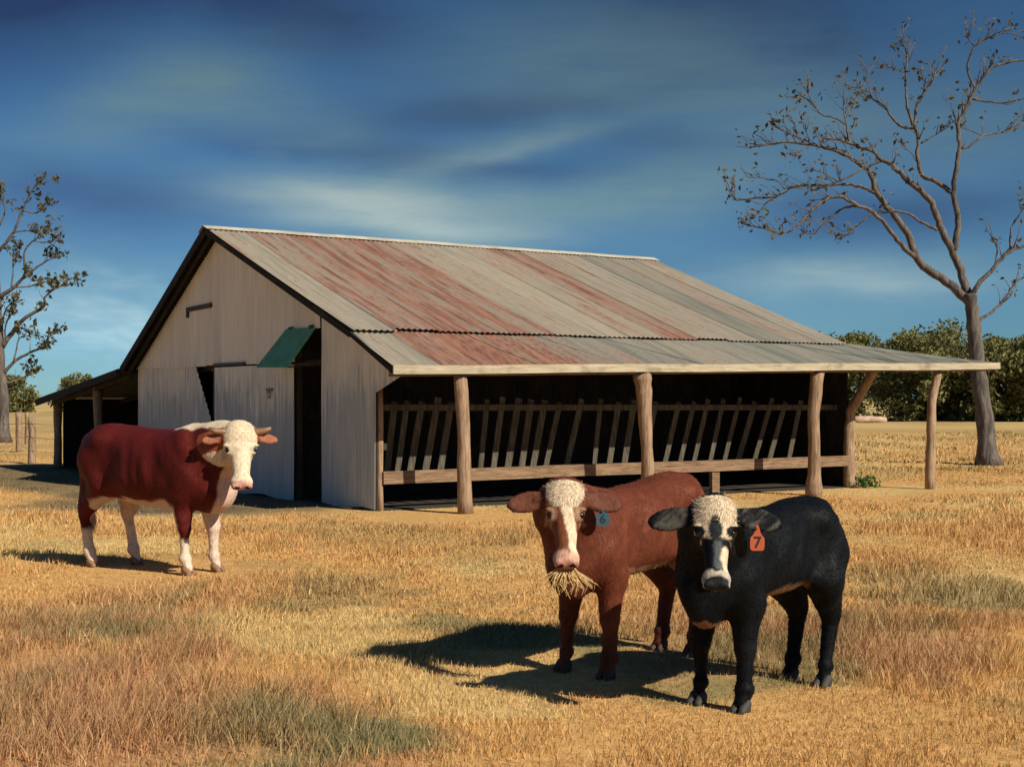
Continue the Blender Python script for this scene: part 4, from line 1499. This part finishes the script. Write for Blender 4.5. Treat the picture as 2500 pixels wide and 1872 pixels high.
RIGHT=[
(0.27,0.17,[(0.0,-0.04),(-0.1,1.22),(-0.26,2.38),(-0.35,3.31),(-0.42,3.95),(-0.45,4.3)]),
(0.16,0.03,[(-0.38,3.75),(-0.45,4.12),(-0.51,4.55),(-0.64,5.02),(-0.9,5.59),(-1.12,6.2),(-1.3,6.63),(-1.69,7.02),(-2.03,7.41),(-2.25,7.63),(-2.53,7.74),(-2.73,7.94),(-3.25,8.2),(-3.6,8.31),(-3.99,8.33)]),
(0.16,0.02,[(-0.38,3.65),(-0.46,4.08),(-0.86,4.5),(-1.34,4.89),(-1.64,5.2),(-1.82,5.72),(-2.08,6.2),(-2.3,6.46),(-2.64,6.94),(-2.77,7.33),(-2.99,7.63),(-3.34,7.89),(-3.77,8.11),(-4.12,8.2),(-4.47,8.28),(-4.9,8.31),(-5.3,8.26),(-5.69,8.22)]),
(0.1,0.03,[(-0.77,5.37),(-0.69,5.89),(-0.71,6.37),(-0.77,6.89),(-0.77,7.24),(-0.69,7.76),(-0.64,8.11),(-0.64,8.63),(-0.51,8.89),(-0.34,9.24),(-0.17,9.59),(0.14,9.98),(0.57,10.15),(1.01,10.24),(1.44,10.46)]),
(0.08,0.02,[(-0.77,6.85),(-1.08,7.07),(-1.47,7.37),(-1.58,7.76),(-1.56,8.28),(-1.58,8.85),(-1.47,9.24),(-1.3,9.59),(-1.12,9.85),(-0.95,10.15),(-0.73,10.28)]),
(0.05,0.015,[(-1.62,8.68),(-1.73,9.07),(-1.75,9.59),(-1.71,10.02),(-1.67,10.46),(-1.69,10.76),(-1.82,10.96)]),
(0.05,0.02,[(-1.6,8.63),(-1.95,8.68),(-2.17,8.94),(-2.34,9.2),(-2.64,9.41),(-2.88,9.48)]),
(0.08,0.02,[(-1.69,5.24),(-2.03,5.46),(-2.3,5.72),(-2.56,5.98),(-2.9,6.28),(-3.34,6.46),(-3.77,6.63),(-4.12,6.63),(-4.47,6.37),(-4.73,6.15),(-4.95,5.89),(-5.3,5.72),(-5.73,5.81),(-6.3,5.92)]),
(0.06,0.015,[(-2.62,6.89),(-2.9,7.02),(-3.25,7.13),(-3.6,7.15),(-4.03,7.15),(-4.64,7.13),(-4.95,6.98),(-5.21,6.89),(-5.73,6.87),(-6.12,6.83),(-6.25,7.07),(-6.16,7.28)]),
(0.045,0.02,[(-2.53,7.74),(-2.9,7.57),(-3.25,7.39),(-3.6,7.2),(-3.95,7.07),(-4.34,6.96)]),
(0.05,0.015,[(-1.17,5.94),(-1.47,6.11),(-1.82,6.35),(-2.21,6.42),(-2.73,6.37),(-3.12,6.11),(-3.47,5.83),(-3.73,5.85)]),
(0.03,0.012,[(-4.95,6.98),(-5.34,6.76),(-5.64,6.42),(-5.95,6.37)]),
(0.04,0.012,[(-3.38,6.46),(-3.77,6.37),(-4.12,6.07),(-4.47,5.78),(-4.73,5.87)]),
(0.03,0.01,[(-4.12,8.2),(-4.47,8.41),(-4.9,8.63),(-5.23,8.87)]),
(0.025,0.01,[(-4.25,8.24),(-4.32,8.63),(-4.47,8.94)]),
(0.025,0.01,[(-4.56,8.46),(-4.6,8.81),(-4.73,9.07)]),
(0.025,0.01,[(-4.21,8.2),(-4.51,8.02),(-4.73,7.81)]),
(0.035,0.012,[(-3.34,8.24),(-3.34,8.63),(-3.43,9.07),(-3.4,9.5)]),
(0.025,0.01,[(-3.4,8.98),(-3.21,9.24),(-3.03,9.46)]),
(0.025,0.01,[(-3.34,8.5),(-3.21,8.63),(-3.12,8.81)]),
(0.03,0.012,[(-3.36,8.72),(-3.69,8.89),(-3.99,8.98),(-4.25,9.24),(-4.47,9.37),(-4.69,9.28)]),
(0.02,0.01,[(-4.25,9.24),(-4.38,9.5),(-4.4,9.72)]),
(0.09,0.03,[(-0.4,4.28),(-0.3,4.5),(0.14,4.98),(0.49,5.33),(0.9,5.5),(1.44,5.68)]),
(0.03,0.01,[(0.18,5.02),(0.23,5.46),(0.05,5.89)]),
(0.04,0.01,[(0.53,5.37),(0.62,5.94),(0.83,6.28),(1.01,6.55)]),
(0.06,0.02,[(-0.27,3.6),(-0.14,3.69),(0.38,4.02),(0.67,4.33),(0.93,4.64),(1.28,4.82)]),
(0.04,0.015,[(-0.6,7.98),(-0.34,8.07),(0.01,8.33),(0.57,8.44),(0.9,8.57),(1.27,8.68)]),
(0.025,0.01,[(0.01,8.33),(-0.38,8.5),(-0.56,8.55)]),
(0.035,0.01,[(-0.34,9.26),(0.14,9.15),(0.49,9.11),(0.9,9.18),(1.23,9.33)]),
(0.04,0.01,[(-0.21,9.5),(-0.43,9.94),(-0.38,10.37),(-0.21,10.59),(0.14,10.78),(0.57,10.81),(0.9,10.65)]),
(0.025,0.01,[(-0.3,10.55),(-0.43,10.72),(-0.49,10.85)]),
(0.025,0.01,[(-0.03,10.72),(0.14,11.07)]),
(0.03,0.01,[(-1.49,8.2),(-1.12,8.41),(-0.77,8.63)]),
(0.02,0.01,[(-1.6,7.72),(-1.77,7.94),(-1.99,8.15)]),
(0.025,0.01,[(-3.69,7.2),(-4.03,7.39),(-4.38,7.46)]),
(0.02,0.01,[(-4.9,7.07),(-5.08,7.28),(-5.43,7.37),(-5.82,7.39)]),
(0.02,0.01,[(-1.75,10.15),(-2.03,10.28),(-2.43,10.28)]),
(0.02,0.01,[(-1.12,9.85),(-1.3,9.85),(-1.38,10.07)]),
(0.02,0.01,[(-2.64,9.41),(-2.69,9.81),(-2.73,10.15)]),
(0.02,0.01,[(-2.64,9.59),(-2.99,9.72),(-3.34,9.81)]),
]
LEFT=[
(0.3,0.05,[(0.01,-0.02),(0.05,1.67),(-0.04,2.63),(-0.09,4.07),(-0.19,6.0),(-0.23,7.92),(-0.14,9.37),(0.01,10.23)]),
(0.1,0.02,[(0.01,2.63),(0.49,3.11),(1.16,3.5),(1.74,3.69),(1.79,4.07),(2.17,4.27)]),
(0.14,0.02,[(-0.01,3.69),(0.49,4.36),(1.06,4.84),(1.74,5.23),(1.84,5.61),(2.32,6.0),(2.99,6.11)]),
(0.12,0.02,[(-0.14,5.61),(0.49,6.0),(1.16,6.58),(1.74,6.96),(2.22,7.2)]),
(0.05,0.02,[(0.49,6.0),(0.97,6.05),(1.64,6.19)]),
(0.06,0.02,[(0.97,6.43),(1.02,7.25),(1.35,7.73),(1.84,7.68),(2.41,7.83)]),
(0.05,0.02,[(0.39,5.95),(0.44,6.67),(0.39,7.15),(0.49,7.54)]),
(0.09,0.02,[(-0.21,7.35),(0.49,8.12),(0.87,8.98),(1.35,9.75),(1.74,9.99)]),
(0.06,0.02,[(-0.14,8.4),(0.1,8.98),(0.01,9.66)]),
(0.05,0.02,[(0.03,2.29),(0.29,2.34),(0.78,2.53),(1.16,2.82)]),
(0.05,0.02,[(0.49,3.11),(0.68,3.98),(1.06,4.12)]),
(0.05,0.02,[(0.49,8.12),(0.97,8.21),(1.45,8.12),(1.84,8.4)]),
(0.05,0.02,[(0.87,8.98),(1.35,8.89),(1.69,9.08)]),
(0.05,0.02,[(0.1,3.88),(0.29,4.65),(0.68,5.13)]),
(0.05,0.02,[(0.01,4.65),(0.2,5.23),(0.58,5.37)]),
(0.12,0.02,[(-0.09,4.07),(-0.76,5.04),(-1.53,5.61),(-2.4,6.29)]),
(0.12,0.02,[(-0.17,5.81),(-0.86,6.77),(-1.53,7.63),(-2.02,8.6)]),
(0.1,0.02,[(-0.04,2.53),(-0.67,3.3),(-1.44,3.69),(-2.11,3.88)]),
(0.08,0.02,[(-0.21,7.63),(-0.67,8.6),(-0.96,9.56)]),
]
bare_tree('bare_tree', (11.96, 35.5, gz(11.96, 35.5)), RIGHT, 'tall nearly leafless tree with forked grey trunk beyond the feeding roof', 3,
          [(0.10, 0.085, 0.045), (0.16, 0.11, 0.05), (0.085, 0.09, 0.06)], leaf_n=3, leaf_size=0.14, twig_n=4.5, rscale=0.86)
bare_tree('bare_tree', (-19.82, 55.0, gz(-19.82, 55.0)), LEFT, 'thin-leaved tree with twisting limbs behind the wire fence', 5,
          [(0.085, 0.085, 0.045), (0.14, 0.11, 0.045), (0.07, 0.075, 0.05)], leaf_n=12, leaf_size=0.20, twig_n=7, rscale=0.8)


# leafy trees closing the field
def leafy(name, loc, h, rad, label, seed, cols, n=5200, leaf=0.34, group=None, squash=1.0):
    r = np.random.default_rng(seed)
    random.seed(seed)
    root = empty(name, loc)
    tag(root, label, 'tree', group)
    mb = MB()
    top = Vector((random.uniform(-.4, .4), random.uniform(-.4, .4), h * 0.75))
    mb.tube([(0, 0, -0.2), top * 0.4, top], [0.035 * h, 0.026 * h, 0.008 * h], 8, 0.05)
    for k in range(7):
        a = random.uniform(0, 6.28)
        z0 = random.uniform(0.2, 0.55) * h
        s = top * (z0 / (h * 0.75))
        e = s + Vector((math.cos(a) * rad * 0.75, math.sin(a) * rad * 0.75, h * random.uniform(0.12, 0.3)))
        mb.tube([s, s.lerp(e, 0.5) + Vector((0, 0, 0.2)), e], [0.015 * h, 0.010 * h, 0.004 * h], 5)
    mb.build('trunk', mat_bark, root, True)
    cl = []
    for k in range(60):                          # foliage clumps fill the crown unevenly
        a, u, zz = r.uniform(0, 6.28), r.uniform(0.1, 1) ** 0.6, r.uniform(0.03, 0.95)
        prof = math.sin(min(0.999, zz * 0.72 + 0.28) * math.pi) ** 0.55
        cl.append((math.cos(a) * u * rad * prof, math.sin(a) * u * rad * prof, zz * h, r.uniform(0.16, 0.34) * rad, r.uniform(0.7, 1.25)))
    cl = np.array(cl)
    pick = r.integers(0, len(cl), n)
    d = r.normal(0, 1, (n, 3))
    d /= np.linalg.norm(d, axis=1)[:, None]
    ctr = cl[pick, :3] + d * (cl[pick, 3] * r.uniform(0.45, 1.05, n))[:, None] * np.array([1, 1, 0.8])
    ctr[:, 2] = np.maximum(ctr[:, 2], 0.15)
    base = np.array(cols)[r.integers(0, len(cols), n)] * (cl[pick, 4] * r.uniform(0.75, 1.25, n))[:, None]
    v, f, cc = leaves(ctr, leaf, base)
    co = link('crown', mesh_np('crown', v, f, False, cc), root, mat_leaf)
    co['kind'] = 'stuff'


OL = [(0.155, 0.155, 0.055), (0.195, 0.18, 0.065), (0.12, 0.128, 0.048)]
row = [(28.6, 122, 7.6, 4.4, 'leftmost olive tree of the far wood, just past the barn roof'),
       (32.4, 112, 7.3, 4.0, 'rounded olive tree of the far wood behind the diagonal brace'),
       (36.0, 119, 8.0, 4.4, 'olive tree of the far wood between the brace and the outer post'),
       (38.6, 108, 6.7, 3.9, 'low olive tree of the far wood left of the bare trunk'),
       (42.4, 118, 7.8, 4.2, 'olive tree of the far wood right behind the bare trunk'),
       (43.4, 106, 7.2, 4.4, 'bushy olive tree of the far wood right of the bare trunk'),
       (48.5, 112, 8.2, 4.8, 'olive tree of the far wood cut by the right edge')]
for i, (x, yy, hgt, rd, lb) in enumerate(row):
    leafy('field_tree', (x, yy, gz(x, yy)), hgt * 0.93, rd * 1.3, lb, 40 + i, OL, 12000, 0.38, 'trees of the wood on the right')
for i, (x, yy) in enumerate([(54.5, 116), (60.5, 111), (66.5, 118), (73, 113)]):
    leafy('field_tree', (x, yy, gz(x, yy)), 7.4 + 0.5 * (i % 2), 4.6, ['first', 'second', 'third', 'last'][i] + ' olive tree of the far wood counted outward past the right edge', 80 + i, OL, 6000, 0.42, 'trees of the wood past the right edge')
lrow = [(-64.5, 182, 4.6, 3.6, 'small far tree beside the left tree trunk'), (-58.5, 190, 5.0, 3.4, 'taller of the small far trees left of the shed'),
        (-54.0, 186, 3.9, 2.8, 'low far bush-like tree nearest the shed roof')]
for i, (x, yy, hgt, rd, lb) in enumerate(lrow):
    leafy('field_tree', (x, yy, gz(x, yy)), hgt, rd, lb, 60 + i, OL, 3500, 0.45, 'small trees on the far left')

# ------------------------------------------------------------------ fence on the left
fence = empty('wire_fence', (-12.5, 36.8, gz(-12.5, 36.8)))
tag(fence, 'old wire fence with weathered wooden posts left of the shed', 'fence')
fp = [(0.0, 0.0, 1.22, 0.10), (-3.2, 8.2, 1.25, 0.10), (-5.6, 16.0, 1.2, 0.09), (2.9, -1.0, 1.15, 0.0), (-4.6, -1.2, 1.2, 0.10), (-9.0, -2.4, 1.2, 0.10)]
for x, y, hh_, r_ in fp:
    if r_ == 0:
        continue
    log_post([(x, y, -0.1), (x + 0.02, y, hh_ * 0.5), (x - 0.01, y, hh_)], [r_ * 1.05, r_, r_ * 0.9], fence)
mat_wire = plain('wire', (0.10, 0.09, 0.08), (0.18, 0.15, 0.12), 0.5, 9, 0.6)
for zz in (0.35, 0.7, 1.05):
    for seq in ([(-9.0, -2.4), (-4.6, -1.2), (0.0, 0.0), (1.2, -0.25)], [(0.0, 0.0), (-3.2, 8.2), (-5.6, 16.0)]):
        mb = MB()
        pts = []
        for i in range(len(seq) - 1):
            for k in range(5):
                u = k / 5
                pts.append((seq[i][0] + (seq[i + 1][0] - seq[i][0]) * u, seq[i][1] + (seq[i + 1][1] - seq[i][1]) * u - 0.09, zz - 0.05 * math.sin(u * math.pi)))
        pts.append((seq[-1][0], seq[-1][1] - 0.09, zz))
        mb.tube(pts, 0.006, 4)
        mb.build('wire', mat_wire, fence)

# fallen log at the edge of the field
mb = MB()
mb.tube([(-1.2, 0, 0.22), (-0.6, 0.05, 0.24), (0.1, -0.03, 0.25), (0.7, 0.0, 0.22), (1.3, 0.05, 0.2)], [0.26, 0.25, 0.24, 0.22, 0.18], 12, 0.05)
mat_log = wood('bleached_log', (0.30, 0.20, 0.14), (0.62, 0.46, 0.36), sc=(0.15, 1.5, 1.5))
log = mb.build('fallen_log', mat_log, None, True)
log.location = (25.2, 100.0, gz(25.2, 100.0))
log.rotation_euler = (0, 0, R(6))
tag(log, 'bleached log lying at the far edge of the field', 'log')

# green weeds at the foot of the end post
def weed(loc, label, seed, n=130):
    r = np.random.default_rng(seed)
    cs = r.normal(0, 1, (n, 3)) * np.array([0.13, 0.13, 0.06]) + np.array([0, 0, 0.11])
    cs[:, 2] = np.abs(cs[:, 2])
    v, f, cc = leaves(cs, 0.10, np.array([(0.05, 0.11, 0.03)]) * r.uniform(0.7, 1.6, (n, 1)))
    o = empty('weed', loc)
    tag(o, label, 'weed')
    link('foliage', mesh_np('foliage', v, f, False, cc), o, mat_leaf)['kind'] = 'stuff'


wx_, wy_ = BX + 10.42 * _c - 0.05 * _s, BY + 10.42 * _s - 0.25 * _c
weed((wx_, wy_, gz(wx_, wy_)), 'small green weed at the foot of the braced end post', 5)

# ------------------------------------------------------------------ dry grass
def grass_patch(n, ylo, yhi, hmin, hmax, seed, wfac, power=1.0):
    r = np.random.default_rng(seed)
    yy = ylo + (yhi - ylo) * r.random(n) ** power
    xx = (r.random(n) * 2 - 1) * (yy * 0.47 + 1.6)
    a, b = to_barn(xx, yy)
    inside = (a > 0.0) & (a < LEN) & (b > -0.05) & (b < 16.2)
    inside |= (a > -0.25) & (a <= 0.02) & (b > 1.7) & (b < 2.8)
    clump = fbm(xx * 2.3 + 7, yy * 2.3 + 3, 3)
    keep = ~inside & (r.random(n) > 0.75 * shade_band_mask(xx, yy)) & (r.random(n) < 0.25 + 1.4 * smooth01(clump, 0.30, 0.65))
    xx, yy, clump, a, b = xx[keep], yy[keep], clump[keep], a[keep], b[keep]
    n = len(xx)
    tall = smooth01(fbm(xx * 0.8 + 60, yy * 0.55 + 21, 4), 0.42, 0.66)
    foot = np.ones(n)
    for an in (cow, calf1, calf2):                   # grazed and trodden round the animals
        o = an['root'].location
        foot = np.minimum(foot, 0.55 + 0.45 * smooth01(np.hypot(xx - o.x, yy - o.y), 0.6, 1.7))
    trod = 0.35 + 0.65 * smooth01(np.hypot(np.maximum(np.maximum(-a, a - 11.5), 0), np.maximum(-1.2 - b, 0)), 0.3, 3.0)
    hgt = (hmin + (hmax - hmin) * tall * (0.4 + 0.6 * clump)) * r.uniform(0.5, 1.25, n) * foot * trod
    ang = r.uniform(0, 2 * np.pi, n)
    bend = hgt * r.uniform(0.15, 0.75, n)
    lean = np.stack([np.cos(ang) * bend + 0.12 * hgt, np.sin(ang) * bend], 1)
    side_a = r.uniform(0, np.pi, n)
    w = wfac * r.uniform(0.6, 1.4, n)
    sx, sy = np.cos(side_a) * w, np.sin(side_a) * w
    z0 = ground_z(xx, yy) - 0.01
    P = lambda fx, dx, k: np.stack([xx + lean[:, 0] * fx + dx * sx, yy + lean[:, 1] * fx + dx * sy, z0 + hgt * k], 1)
    v = np.stack([P(0, -1, 0), P(0, 1, 0), P(0.35, 0.75, 0.55), P(0.35, -0.75, 0.55), P(1, 0.12, 1), P(1, -0.12, 1)], 1)
    base = np.arange(n)[:, None] * 6
    f = np.concatenate([base + np.array([0, 1, 2, 3]), base + np.array([3, 2, 4, 5])])
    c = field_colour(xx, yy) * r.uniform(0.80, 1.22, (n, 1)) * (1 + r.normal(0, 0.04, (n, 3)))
    green = r.random(n) < 0.06
    c[green] = c[green] * 0.4 + np.array([0.10, 0.12, 0.045]) * 0.6
    bright = r.random(n) < 0.04
    c[bright] = np.array([0.66, 0.50, 0.26])
    return v.reshape(-1, 3), f, np.repeat(np.clip(c, 0.01, 0.8), 6, axis=0)


mat_grass = leaf_mat('dry_grass', None, None, None)
sets = [grass_patch(200000, 4.8, 10.5, 0.05, 0.17, 1, 0.0028), grass_patch(185000, 10.0, 18.0, 0.04, 0.13, 2, 0.005),
        grass_patch(130000, 17.0, 34.0, 0.04, 0.12, 3, 0.009), grass_patch(70000, 32.0, 70.0, 0.06, 0.16, 4, 0.018)]
vs, fs, cs, k = [], [], [], 0
for v, f, c in sets:
    vs.append(v)
    fs.append(f + k)
    cs.append(c)
    k += len(v)
gr = link('grass', mesh_np('grass', np.concatenate(vs), np.concatenate(fs), False, np.concatenate(cs)), None, mat_grass)
tag(gr, 'dry straw-coloured pasture grass with rusty and olive clumps', 'grass', kind='stuff')
